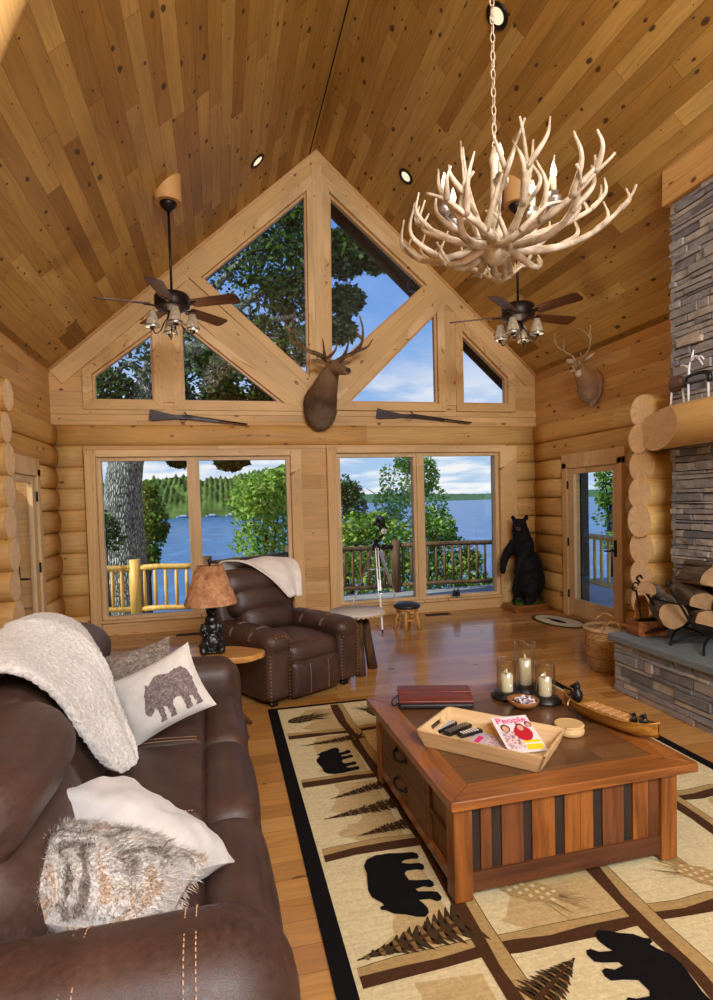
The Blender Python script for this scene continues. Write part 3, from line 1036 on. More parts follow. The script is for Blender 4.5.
def fur_pillow(name, label, mat, M4, w, h, t, nh, hl, seed):
    o = thing(name, label, 'pillow'); o.matrix_world = M4
    mb = MB(); f = add_pillow(mb, w, h, t, seed=seed, wr=.01); mb.build('cover', mat, o)
    rr = random.Random(seed); hb = MB()
    f2 = pillow_fn(w, h, t, -1, seed=seed, wr=.01)
    for i in range(nh):
        u, v = rr.random(), rr.random(); ff = f if rr.random() < .8 else f2
        p = ff(u, v); e = .01
        nx = (ff(min(1, u + e), v) - ff(max(0, u - e), v)).cross(ff(u, min(1, v + e)) - ff(u, max(0, v - e)))
        if nx.length < 1e-9: continue
        nx.normalize()
        if ff is f2: nx = -nx if nx.z > 0 else nx
        lay = Vector((.8, -.5 + rr.uniform(-.5, .5), 0)) * 1.3
        d = (nx * .7 + lay * .6 + Vector((rr.uniform(-.4, .4), rr.uniform(-.4, .4), 0))).normalized() * hl * rr.uniform(.6, 1.2)
        sd = d.cross(nx)
        if sd.length < 1e-9: continue
        sd = sd.normalized() * .0013
        hb.add([p - sd, p + sd, p + d * .6 + nx * .0 + sd * .7, p + d], [(0, 1, 2), (0, 2, 3)])
    fo = hb.build('pile', mat, o)
    return o


fur_pillow('fur_pillow', 'mottled white brown and tan fur pillow by the near sofa arm', M['furA'], frame3((-.375, 1.77, .615), (.56, -.20, -.10), (.30, .90, .16)), .53, .33, .25, 9000, .03, 5)
fur_pillow('brown_fur_pillow', 'small brown faux-fur pillow half hidden behind the bear print pillow', M['furB'], frame3((-.47, 3.47, .74), (.9, .15, .18), (-.1, .3, .95)), .40, .34, .14, 3500, .025, 9)


# sherpa throw over the sofa back
def sherpa_throw():
    path = spline([(-1.12, .62), (-1.11, .92), (-1.02, 1.09), (-.87, 1.135), (-.72, 1.09), (-.60, .97), (-.52, .81), (-.45, .655), (-.425, .59)], 6)
    n = len(path) - 1
    ya = spline([(2.30, 0), (2.30, 0), (2.30, 0), (2.30, 0), (2.33, 0), (2.38, 0), (2.42, 0), (2.48, 0), (2.54, 0)], 6)
    yb = spline([(3.48, 0), (3.52, 0), (3.50, 0), (3.42, 0), (3.30, 0), (3.10, 0), (2.93, 0), (2.80, 0), (2.69, 0)], 6)
    def f(u, v):
        i = min(n, int(round(v * n)))
        p = path[i]; y = ya[i].x + (yb[i].x - ya[i].x) * u
        k = .018 * math.sin(u * 9 + v * 5) * min(1, v * 2) + .012 * mnoise.noise(Vector((u * 4, v * 5, 1)))
        fold = .035 * math.exp(-((u - .42 - .3 * v) / .07) ** 2) * (v > .3)
        edge = .02 * (1 - min(1, min(u, 1 - u) * 9))
        tx = path[min(n, i + 1)] - path[max(0, i - 1)]; nr = Vector((tx.y, -tx.x)).normalized() * -1
        d = .03 + k + fold - edge
        q = Vector((p.x, y, p.y)); q.x += nr.x * d; q.z += nr.y * d
        return q
    mb = MB(); mb.grid(f, 44, n)
    o = mb.build('sherpa_throw', M['sherpa'])
    so = o.modifiers.new('s', 'SOLIDIFY'); so.thickness = .035; so.offset = 1
    sb = o.modifiers.new('ss', 'SUBSURF'); sb.levels = 1; sb.render_levels = 2
    tx = bpy.data.textures.new('pile', 'CLOUDS'); tx.noise_scale = .014
    dm = o.modifiers.new('d', 'DISPLACE'); dm.texture = tx; dm.strength = .014; dm.mid_level = .5
    tag(o, 'thick cream sherpa blanket draped over the back of the long sofa', 'blanket')


sherpa_throw()


# ---------------------------------------------------------------- recliner
def build_recliner():
    s = thing('recliner', 'dark brown leather recliner with brass nailhead arms near the window', 'armchair', (.55, 5.37, 0), R(30))
    b = MB(); b.rbox((0, .05, .17), (.98, .84, .26), .04, k=2, mid=2); b.build('base', M['leather'], s)
    m = MB(); m.rbox((0, -.10, .40), (.54, .70, .20), .07, bulge=(0, .02, .05), mid=7, wob=.006); m.build('seat_cushion', M['leather'], s)
    m = MB(); m.rbox((0, -.42, .20), (.54, .12, .32), .05, bulge=(0, .03, 0), mid=6); fp = m.build('footrest_panel', M['leather'], s)
    for x in (-.10, .10):
        stitch(fp, lambda t, x=x: (x, -.497 - .01 * math.sin(PI * t), .07 + .26 * t), 14)
    rot = Matrix.Rotation(R(-14), 3, 'X')
    m = MB(); m.rbox((0, .47, .60), (.90, .16, .96), .07, mid=5, k=4, rot=rot); bk = m.build('backrest', M['leather'], s)
    for z, y, h, bw in ((.60, .33, .30, .60), (.78, .375, .30, .72), (.95, .415, .28, .86)):
        m = MB(); m.rbox((0, y, z), (bw, .24, h), .105, bulge=(0, .03, 0), mid=7, rot=rot, wob=.007); m.build('back_roll', M['leather'], bk)
    for sx in (-1, 1):
        m = MB(); xc = sx * .39
        m.rbox((xc, -.02, .30), (.24, .88, .48), .05, mid=5, k=3)
        m.rbox((xc, -.03, .545), (.27, .92, .17), .085, mid=7, k=4, bulge=(0, .01, .015))
        arm = organic(m, 'arm', M['leather'], s, .018, 4)
        nl = MB()
        pts = []
        for i in range(17): pts.append((xc - .095, .06 + i * .030))
        for i in range(1, 9):
            a = PI - PI * i / 9; pts.append((xc + .095 * math.cos(a), .545 + .06 * math.sin(a)))
        for i in range(17): pts.append((xc + .095, .54 - i * .030))
        for (x, z) in pts: nl.ell((x, -.462 - (.022 if z > .47 else 0), z), (.0075, .005, .0075), 6, 4)
        nl.build('nailheads', M['brass'], arm)
        for y in (-.22, -.20, .08, .10):
            stitch(arm, lambda t, y=y: (xc + .14 * math.cos(PI * (1 - t)) * .98, y, .55 + .096 * math.sin(PI * t)), 22)
    for sx in (-.4, .4):
        for yy in (-.36, .4): MB().bx(sx - .03, sx + .03, yy - .03, yy + .03, 0, .05).build('foot', M['black'], s)
    return s


build_recliner()


def recliner_throw():
    o = thing('throw_blanket', 'folded oatmeal throw hung over the corner of the recliner back', 'blanket', (.55, 5.37, 0), R(30))
    path = spline([(.72, .78), (.71, .95), (.66, 1.07), (.56, 1.125), (.42, 1.105), (.31, 1.02), (.245, .90), (.20, .76)], 5); n = len(path) - 1
    def f(u, v):
        i = int(round(v * n)); p = path[i]
        x0 = -.34 + .52 * max(0, v - .38) / .62; x1 = .43 - .10 * max(0, v - .62) / .38
        x = x0 + (x1 - x0) * u
        k = .010 * math.sin(u * 11 + v * 3) + .006 * mnoise.noise(Vector((u * 5, v * 5, 3)))
        sag = -.02 * (max(0, u - .8) / .2) ** 2
        return Vector((x, p.x - .045 - k, p.y + .03 + k + sag))
    mb = MB(); mb.grid(f, 24, n); ob = mb.build('cloth', M['throw'], o)
    sm = ob.modifiers.new('s', 'SOLIDIFY'); sm.thickness = .014; sm.offset = 0
    ob.modifiers.new('ss', 'SUBSURF').render_levels = 1


recliner_throw()

# ---------------------------------------------------------------- live-edge side table
M['slab'] = wood('amber_slab', srgb(150, 92, 40), srgb(214, 156, 82), 'x', .7, .3, .5, .2, True)
M['root'] = wood('root_wood', srgb(58, 36, 24), srgb(110, 74, 50), 'z', 1, .6, .3, 0, False, .4)


def side_table():
    s = thing('side_table', 'live-edge amber slab side table on root legs between sofa and recliner', 'table', (-.09, 4.62, 0), R(-14))
    rr = random.Random(4); pts = []
    for i in range(36):
        a = 2 * PI * i / 36
        r = 1 + .05 * math.sin(3 * a + 1) + .03 * math.sin(7 * a) + rr.uniform(-.012, .012)
        pts.append((.34 * r * math.cos(a) * (1 + .12 * math.cos(a)), .22 * r * math.sin(a)))
    MB().prism(pts, .045, Matrix.Translation((0, 0, .505))).build('table_top', M['slab'], s, bevel=.008)
    for i, (x, y, dx, dy) in enumerate(((.12, -.08, .12, -.16), (-.16, -.08, -.06, -.08), (-.05, .10, .02, .08))):
        m = MB(); m.tube(spline([(x * .7, y * .7, .52), (x * .8, y * .8, .36), (x + dx * .3, y + dy * .3, .20), (x + dx, y + dy, .035), (x + dx * 1.7, y + dy * 1.7, .02)], 6), taper(.05, .022, 25), 10)
        m.tube(spline([(x * .8, y * .8, .3), (x + dx * .2 + .05, y + dy * .4 + .03, .14), (x + dx * .5 + .12, y + dy * .3 + .05, .02)], 6), taper(.035, .014, 13), 8)
        m.build('root_leg', M['root'], s)
    return s


side_table()


# ---------------------------------------------------------------- lamp with a bear base
def table_lamp():
    s = thing('table_lamp', 'table lamp with a black bear figure base and a flared bark-brown shade', 'lamp', (-.09, 4.64, .551))
    m = MB()
    m.ell((0, .0, .085), (.085, .075, .085)); m.ell((0, .01, .18), (.07, .062, .10)); m.ell((0, 0, .255), (.052, .05, .055))
    m.ell((.005, -.03, .33), (.047, .05, .045)); m.ell((.02, -.078, .318), (.02, .032, .018)); m.ell((-.03, -.005, .372), .014, 8, 6); m.ell((.038, -.005, .372), .014, 8, 6)
    for sx in (-1, 1):
        m.tube([(sx * .06, 0, .22), (sx * .075, -.04, .16), (sx * .045, -.085, .15)], [.026, .024, .018], 8)
        m.ell((sx * .065, -.06, .03), (.035, .06, .03)); m.tube([(sx * .06, 0, .06), (sx * .07, -.06, .07), (sx * .07, -.10, .03)], [.04, .034, .024], 8)
    m.ell((0, 0, .02), (.10, .095, .02))
    organic(m, 'bear_base', M['blackmatt'], s, .008, 2, detail=lambda p, n: n * (.004 * mnoise.noise(p * 55)))
    MB().tube([(0, 0, .35), (0, 0, .70)], .008, 8).build('stem', M['iron'], s)
    n = NT('bark_shade'); f = n.noise(n.tc(), 22, 5, .7, .5)
    c = n.ramp(f, [(.3, srgb(126, 82, 52)), (.5, srgb(178, 126, 86)), (.7, srgb(206, 160, 118))])
    sm = n.fin(c, .8)
    m = MB(); m.lathe([(.205, .385), (.10, .685), (.095, .683), (.20, .387), (.205, .385)], 40, cap=False); m.build('lamp_shade', sm, s)
    MB().lathe([(.004, .69), (.012, .70), (.016, .715), (.008, .73), (.0, .735)], 10).build('finial', M['iron'], s)
    MB().tube([(-.10, 0, .68), (.10, 0, .68)], .003, 5).build('spider', M['iron'], s)


table_lamp()

# ---------------------------------------------------------------- drum-topped log table by the window
M['hide'] = plain('pale_hide', srgb(198, 192, 184), .6, var=.08, sc=8)
M['barklog'] = wood('dark_barked_log', srgb(48, 32, 22), srgb(112, 82, 58), 'z', 1.2, .8, .2, 0, True, .8)


def drum_table():
    s = thing('log_side_table', 'round pale-topped side table on dark log legs beside the recliner arm', 'table', (1.30, 5.62, 0))
    m = MB(); m.lathe([(.235, .565), (.275, .585), (.28, .60), (.272, .612), (.0, .618)], 40); m.build('table_top', M['hide'], s)
    m = MB()
    for i in range(36):
        a = 2 * PI * i / 36; m.ell((.272 * math.cos(a), .272 * math.sin(a), .582), (.02, .02, .016), 7, 5)
    m.build('scalloped_rim', plain('rim_wood', srgb(190, 160, 118), .6), s)
    for a in (-95, 15, 135):
        a = R(a); c, si = math.cos(a), math.sin(a)
        m = MB(); m.tube([(.08 * c, .08 * si, .58), (.12 * c, .12 * si, .3), (.17 * c, .17 * si, 0.0)], [.043, .046, .052], 12); m.build('leg', M['barklog'], s)


drum_table()

# ---------------------------------------------------------------- little padded stool
M['oak'] = wood('honey_oak', srgb(170, 112, 52), srgb(216, 164, 92), 'z', 1, .4)


def stool():
    s = thing('foot_stool', 'small honey wood stool with a dark round padded seat by the telescope', 'stool', (2.36, 7.25, 0), R(20))
    MB().lathe([(.0, .285), (.165, .285), (.18, .30), (.178, .32), (.14, .345), (.0, .355)], 28).build('seat_pad', plain('navy_leather', srgb(38, 38, 46), .4), s)
    MB().lathe([(.0, .258), (.15, .258), (.15, .286), (0, .286)], 24).build('seat_board', M['oak'], s)
    for a in range(4):
        an = PI / 4 + a * PI / 2; c, si = math.cos(an), math.sin(an)
        MB().tube([(.11 * c, .11 * si, .262), (.165 * c, .165 * si, 0)], [.022, .024], 8).build('leg', M['oak'], s)
        b = an + PI / 2; MB().tube([(.135 * c, .135 * si, .13), (.135 * math.cos(b), .135 * math.sin(b), .13)], .012, 6).build('stretcher', M['oak'], s)


stool()


# ---------------------------------------------------------------- telescope
def telescope():
    s = thing('telescope', 'small black telescope on a silver tripod in front of the right window', 'telescope', (2.05, 7.58, 0))
    hub = Vector((0, 0, 1.06))
    feet = [(-.06, -.44, 0), (-.38, .32, 0), (.44, .26, 0)]
    for f in feet:
        f = Vector(f); d = (hub + Vector((f.x, f.y, 0)).normalized() * .05 - f); top = f + d; mid = f + d * .47
        m = MB(); pr = Vector((-f.y, f.x, 0)).normalized() * .016
        m.bar(mid + pr - d * .03, top + pr, .012, .02); m.bar(mid - pr - d * .03, top - pr, .012, .02)
        leg = m.build('leg', M['silver'], s)
        m = MB(); m.bar(f + d * .02, f + d * .62, .02, .014); m.build('lower_leg', M['white'], leg)
        m = MB(); m.box(mid, (.04, .03, .035)); m.tube([f, f + d * .035], [.008, .014], 8); m.build('leg_clamp', M['black'], leg)
    m = MB()
    ps = [hub + (Vector(f) - hub) * .28 for f in feet]
    for i in range(3): m.bar(ps[i], Vector((0, 0, ps[0].z)), .03, .012)
    m.lathe([(0, 0), (.09, 0), (.09, .008), (0, .008)], 16, (0, 0, ps[0].z)); m.build('spreader_tray', M['silver'], s)
    m = MB(); m.lathe([(0, -.03), (.055, -.03), (.06, 0), (.045, .05), (.03, .06), (.025, .12), (0, .12)], 14, hub)
    m.tube([hub + Vector((0, 0, .09)), hub + Vector((.10, .02, .16))], .022, 8); m.tube([hub + Vector((-.05, 0, .06)), hub + Vector((-.30, -.04, .06))], .006, 6); m.ell(hub + Vector((-.30, -.04, .06)), .022, 8, 6)
    m.tube([hub + Vector((.08, 0, .02)), hub + Vector((.20, -.03, .01))], .03, 8); m.tube([hub + Vector((.10, .02, .16)), hub + Vector((.12, .02, .24))], .02, 8)
    m.build('mount', M['black'], s)
    c = hub + Vector((.10, .02, .29)); d = Vector((.16, .90, .25)).normalized()
    m = MB(); m.tube([c - d * .20, c - d * .17, c - d * .16, c + d * .22, c + d * .22, c + d * .32], [.025, .03, .052, .052, .064, .064], 14)
    tb = m.build('tube', M['black'], s)
    m = MB(); e = c - d * .17; m.tube([e, e + Vector((-.06, -.03, .06)), e + Vector((-.13, -.04, .11))], [.018, .02, .026], 10); m.build('eyepiece', M['black'], tb)
    m = MB(); o = Vector((-.02, 0, .085)); m.tube([c + o - d * .12, c + o + d * .12], [.014, .018], 8); m.build('finder_scope', M['blackmatt'], tb)
    m = MB(); m.tube([c - d * .205, c - d * .165], .04, 14); m.build('ring', M['silver'], tb)


telescope()


# ---------------------------------------------------------------- binoculars on the sill
def binoculars():
    s = thing('binoculars', 'black binoculars standing on the right window sill', 'binoculars', (3.45, 8.17, .205), R(8))
    for sx in (-1, 1):
        m = MB(); m.lathe([(0, 0), (.030, 0), (.030, .03), (.024, .055), (.026, .06), (.026, .085), (.014, .092), (.016, .12), (.012, .125), (0, .125)], 14, (sx * .034, 0, 0)); m.build('barrel', M['black'], s)
        m = MB(); m.lathe([(.031, .0), (.032, .012), (.031, .02)], 14, (sx * .034, 0, 0)); m.build('ring', M['silver'], s)
    m = MB(); m.box((0, 0, .065), (.04, .02, .04)); m.tube([(0, 0, .06), (0, 0, .11)], .009, 8); m.build('bridge', M['black'], s)


binoculars()
# ================================================================== rug
def pile(name, c, var=.25, sc=60):
    n = NT(name); f = n.noise(n.tc(), sc, 4, .75); g = n.noise(n.comb(*[n.math('MULTIPLY', n.sep(n.tc())[i], (4, 60, 1)[i]) for i in range(3)]), 1.2, 3)
    col = n.ramp(f, [(.3, tuple(x * (1 - var) for x in c)), (.7, tuple(min(1, x * (1 + var * .5)) for x in c))])
    col = n.mix(1, col, n.ramp(g, [(.3, (.9, .88, .84)), (.6, (1.03, 1.03, 1.03))]), 'MULTIPLY')
    n.bump(f, .4, .004); return n.fin(col, .95, 0, .1)


RUG = [pile('rug_black', srgb(20, 19, 20)), pile('rug_cream', srgb(214, 200, 158), .22), pile('rug_tan', srgb(176, 148, 98)), pile('rug_brown', srgb(76, 50, 32)), pile('rug_dark_tan', srgb(128, 100, 60)),
       pile('rug_pine', srgb(66, 54, 36)), pile('rug_pale', srgb(194, 170, 122))]
rr = random.Random(21)


def flat(mb, pts, z, mat):
    """pattern piece woven into the pile"""
    tri = mgeo.tessellate_polygon([[Vector((p[0], p[1], 0)) for p in pts]])
    out = []
    for t in tri:
        a, b, c = (Vector(pts[i]) for i in t)
        out.append(t if (b - a).cross(c - a) > 0 else tuple(reversed(t)))
    mb.add([(p[0], p[1], z) for p in pts], out, mat)


def wob(a, b, amp, n=14, seed=0):
    r = random.Random(seed); a, b = Vector(a), Vector(b); d = b - a; nr = Vector((-d.y, d.x)).normalized(); out = []
    for i in range(n + 1):
        t = i / n; out.append(a + d * t + nr * (amp * math.sin(t * 5 + seed) * .6 + r.uniform(-amp, amp) * .45))
    return out


def branch(mb, a, b, w, seed, z):
    """bark-brown branch dividing the rug, with a tan highlight edge"""
    c = wob(a, b, .022, 16, seed); d = (Vector(b) - Vector(a)).normalized(); nr = Vector((-d.y, d.x)); r = random.Random(seed + 5)
    up_ = [p + nr * (w * .5 + r.uniform(-.006, .006)) for p in c]; dn = [p - nr * (w * .5 + r.uniform(-.006, .006)) for p in c]
    flat(mb, up_ + dn[::-1], z, 2)
    m1 = [p + nr * w * .05 + nr * r.uniform(-.012, .012) for p in c]
    flat(mb, m1 + dn[::-1], z + .0004, 3)
    mb2 = [p - nr * .003 for p in up_]
    flat(mb, up_ + mb2[::-1], z + .0005, 5)


def tri_tree(mb, base, tip, w, z, mat=5, seed=0):
    """conifer lying on the rug, base -> tip"""
    r = random.Random(seed); base, tip = Vector(base), Vector(tip); d = tip - base; L = d.length; d /= L; nr = Vector((-d.y, d.x)); n = 15
    for side in (-1, 1):
        for i in range(n):
            t = i / n; ww = w * (1 - t) ** .75 * r.uniform(.75, 1.1)
            p = base + d * L * t
            q = [p - d * .012, p + nr * side * ww - d * L * .07, p + nr * side * ww * .9 - d * L * .045, p + d * L * .09]
            if side > 0: q.reverse()
            flat(mb, q, z + .0003 * (side > 0), mat if i % 3 else 3)
        for i in range(n):
            t = (i + .5) / n; ww = w * (1 - t) ** .75 * r.uniform(.5, .85); p = base + d * L * t
            q = [p, p + nr * side * ww + d * L * .02, p + nr * side * ww * .8 + d * L * .04, p + d * L * .05]
            if side > 0: q.reverse()
            flat(mb, q, z + .0005, 4 if i % 2 else mat)
    flat(mb, [base + nr * .012, tip, base - nr * .012], z + .0006, 3)


def rug_bear(mb, c, size, ang, flip, z):
    ca, sa = math.cos(ang), math.sin(ang); out = []
    for x, y in RBEAR:
        x, y = (x - .5) * size * (-1 if flip else 1), (y - .33) * size
        out.append((c[0] + ca * x - sa * y, c[1] + sa * x + ca * y))
    flat(mb, out, z, 0)


RBEAR = [(.0, .22), (.04, .17), (.10, .16), (.17, .18), (.215, .20), (.20, .10), (.155, .05), (.16, .01), (.20, -.01), (.27, .0), (.295, .05), (.325, .17), (.36, .18), (.375, .10), (.345, .04), (.36, .0), (.41, -.01), (.455, .01), (.47, .10), (.50, .20), (.60, .21),
         (.635, .18), (.63, .08), (.605, .03), (.62, .0), (.68, -.01), (.72, .02), (.735, .12), (.77, .19), (.80, .15), (.80, .06), (.785, .02), (.81, -.01), (.87, -.01), (.905, .03), (.92, .14), (.95, .26), (.955, .40), (.91, .51), (.82, .56), (.70, .56), (.58, .585), (.46, .61), (.36, .60), (.28, .54), (.235, .52), (.22, .56), (.185, .565), (.165, .52), (.11, .47), (.07, .37), (.02, .29)]


def cone(mb, c, ang, s, z, pale=False):
    ca, sa = math.cos(ang), math.sin(ang); T = lambda x, y: (c[0] + ca * x * s - sa * y * s, c[1] + sa * x * s + ca * y * s)
    r = random.Random(int(c[0] * 100))
    a, b = (2, 6) if pale else (5, 4)
    for i in range(34):
        an = r.uniform(-.9, .9) + (PI if i % 2 else 0) * 0; L = r.uniform(.5, 1.0)
        p = (-.1, 0); q = (math.cos(an) * L, math.sin(an) * L * .8)
        n_ = (-math.sin(an) * .02, math.cos(an) * .02)
        flat(mb, [T(p[0] - n_[0], p[1] - n_[1]), T(q[0], q[1]), T(p[0] + n_[0], p[1] + n_[1])], z + .0001 * (i % 4), a)
    flat(mb, [T(.5 * math.cos(2 * PI * k / 22) - .15, .24 * math.sin(2 * PI * k / 22) * (1 + .12 * (k % 2))) for k in range(22)], z + .0006, a)
    for i in range(5):
        for j in range(-1, 2):
            x = -.5 + i * .17 + (j % 2) * .08; y = j * .13 * (1 - abs(i - 2) * .12)
            flat(mb, [T(x - .05, y), T(x, y - .045), T(x + .05, y), T(x, y + .045)], z + .0009, b if not pale else 1)


def build_rug():
    X0, X1, Y0, Y1 = .33, 2.94, 1.36, 4.76
    mb = MB(); mb.bx(X0, X1, Y0, Y1, .0005, .010, 0)
    I0, I1, J0, J1 = X0 + .075, X1 - .075, Y0 + .075, Y1 - .045
    z = .0108
    flat(mb, [(I0, J0), (I1, J0), (I1, J1), (I0, J1)], z, 1)
    vx = [.90, 1.63, 2.36]; hy = [4.15, 3.43, 2.69, 1.94]
    xs = [I0] + vx + [I1]; ys = [J1] + hy + [J0]
    # soft shaded hill in the lower part of each picture cell
    for i in range(4):
        for j in range(5):
            x0, x1, yt, yb = xs[i] + .03, xs[i + 1] - .03, ys[j] - .03, ys[j + 1] + .03
            if yt - yb < .3: continue
            k = rr.randint(0, 99)
            if (i + j) % 2 == 0 or i == 0:
                pts = [(x1 - .02, yt - .06)] + [tuple(p) for p in wob((x0 + .05 + .3 * (x1 - x0), yt - .04), (x0 + .12, (yt + yb) / 2), .03, 8, k)] + [tuple(p) for p in wob((x0 + .25, (yt + yb) / 2 - .08), (x0 + .10, yb + .10), .03, 6, k + 1)] + [(x0 + .2, yb + .02), (x1 - .02, yb + .02)]
                flat(mb, pts, z + .0004, 6)
                pts2 = [(p[0] + .05 + .03 * math.sin(q), p[1] - .02) for q, p in enumerate(pts)]
    z = .0122
    for q, y in enumerate(hy): branch(mb, (I0 + .02, y), (I1 - .02, y + (.02, -.02, .0, .01)[q]), .10, 10 + q, z)
    for q, x in enumerate(vx): branch(mb, (x, J1 - .02), (x + (.04, -.03, .02)[q], J0 + .02), .11, 30 + q, z + .0008)
    z = .0138
    rug_bear(mb, (.67, 3.66), .40, R(90), True, z); rug_bear(mb, (.70, 2.40), .47, R(90), False, z)
    rug_bear(mb, (1.42, 1.68), .48, R(-90), False, z); rug_bear(mb, (2.00, 1.63), .46, R(-90), True, z)
    rug_bear(mb, (2.63, 2.32), .46, R(-90), False, z)
    rug_bear(mb, (2.66, 3.80), .40, R(-90), True, z)
    tri_tree(mb, (.93, 4.00), (.50, 3.95), .065, z, seed=1)
    tri_tree(mb, (.90, 3.28), (.56, 3.19), .06, z, seed=2); tri_tree(mb, (.90, 3.05), (.49, 2.99), .075, z, seed=3); tri_tree(mb, (.90, 2.84), (.62, 2.79), .06, z, seed=4)
    tri_tree(mb, (.90, 2.10), (.44, 2.02), .115, z, seed=5)
    tri_tree(mb, (.98, 1.70), (1.20, 1.82), .1, z, seed=6); tri_tree(mb, (.85, 1.50), (.47, 1.62), .09, z, seed=7)
    cone(mb, (.62, 4.46), 0.25, .26, z); cone(mb, (1.15, 4.46), PI * .6, .25, z); cone(mb, (1.9, 4.5), .4, .26, z); cone(mb, (2.62, 4.45), 1.2, .26, z)
    cone(mb, (1.26, 2.18), -.6, .26, z, True); cone(mb, (2.0, 2.10), 2.3, .24, z, True); cone(mb, (2.62, 3.07), 2.0, .24, z, True)
    cone(mb, (1.95, 3.8), .3, .25, z, True)
    tag(mb.build('area_rug', RUG), 'large black-bordered lodge rug patterned with bears, pine trees and cones', 'rug')


build_rug()


def oval_rug():
    n = 40; mb = MB()
    def el(a, b, z, m, t=.006):
        mb.prism([(a * math.cos(2 * PI * k / n), b * math.sin(2 * PI * k / n)) for k in range(n)], t, Matrix.Translation((0, 0, z)), m)
    el(.27, .47, 0, 0, .009); el(.235, .435, .0092, 1, .001); el(.215, .415, .0104, 2, .0006)
    f = []
    for k in range(17):
        t = k / 16; f.append((.055 * math.sin(PI * t) ** .7 - .02, -.20 + .36 * t))
    for k in range(15, 0, -1):
        t = k / 16; f.append((-.06 * math.sin(PI * t) ** .7 - .02, -.20 + .36 * t))
    f = f[:17] + [(.05, .22), (.0, .20), (-.09, .23)] + f[17:]
    tri = mgeo.tessellate_polygon([[Vector((p[0], p[1], 0)) for p in f]])
    mb.add([(p[0], p[1], .0117) for p in f], [t if (Vector(f[t[1]]) - Vector(f[t[0]])).cross(Vector(f[t[2]]) - Vector(f[t[0]])) > 0 else tuple(reversed(t)) for t in tri], 3)
    tag(mb.build('oval_rug', [RUG[3], RUG[2], RUG[1], RUG[0]], loc=(4.42, 6.98, .0005), rotz=R(4)), 'small oval door mat with a dark fish on cream by the glazed right door', 'rug')


oval_rug()
for (x, y, lab) in ((-.42, 7.93, 'black metal floor register under the left window'), (3.08, 8.0, 'black metal floor register under the right window')):
    o = thing('floor_vent', lab, 'vent', (x, y, 0), 0, None)
    mb = MB(); ring_ = mb
    mb.bx(-.19, .19, -.06, -.05, 0, .006); mb.bx(-.19, .19, .05, .06, 0, .006); mb.bx(-.19, -.18, -.06, .06, 0, .006); mb.bx(.18, .19, -.06, .06, 0, .006); mb.bx(-.18, .18, -.05, .05, 0, .002)
    mb.build('frame', M['iron'], o)
    mb = MB()
    for k in range(14): mb.bx(-.17 + k * .026, -.16 + k * .026, -.05, .05, .002, .0055)
    mb.build('louvres', M['iron'], o)


# ================================================================== coffee table
M['tabA'] = wood('reclaimed_orange', srgb(92, 50, 18), srgb(158, 96, 42), 'x', 1, .32, .5, .25, True)
M['tabAy'] = wood('reclaimed_orange_y', srgb(92, 50, 18), srgb(158, 96, 42), 'y', 1, .32, .5, .25, True)
M['tabAz'] = wood('reclaimed_orange_z', srgb(90, 48, 18), srgb(156, 94, 40), 'z', 1, .4, .4, .1, True)
M['tabTop'] = planks('reclaimed_top', .13, 3, [srgb(104, 66, 36), srgb(126, 84, 48), srgb(92, 58, 34), srgb(116, 74, 40)], .3, .002, knots=.5, gapdark=.4, grain=.8, coat=.25, kdark=(.05, .02, .01))
M['darkslat'] = wood('charred_slat', srgb(24, 18, 14), srgb(48, 36, 28), 'z', 1, .6)
M['brownslat'] = wood('brown_slat', srgb(70, 38, 18), srgb(120, 70, 36), 'z', 1, .5, knots=True)
M['brownx'] = wood('brown_rail', srgb(60, 32, 18), srgb(100, 58, 32), 'x', 1, .5, knots=True)
M['browny'] = wood('brown_panel', srgb(80, 50, 28), srgb(116, 76, 44), 'y', 1, .45, knots=True)


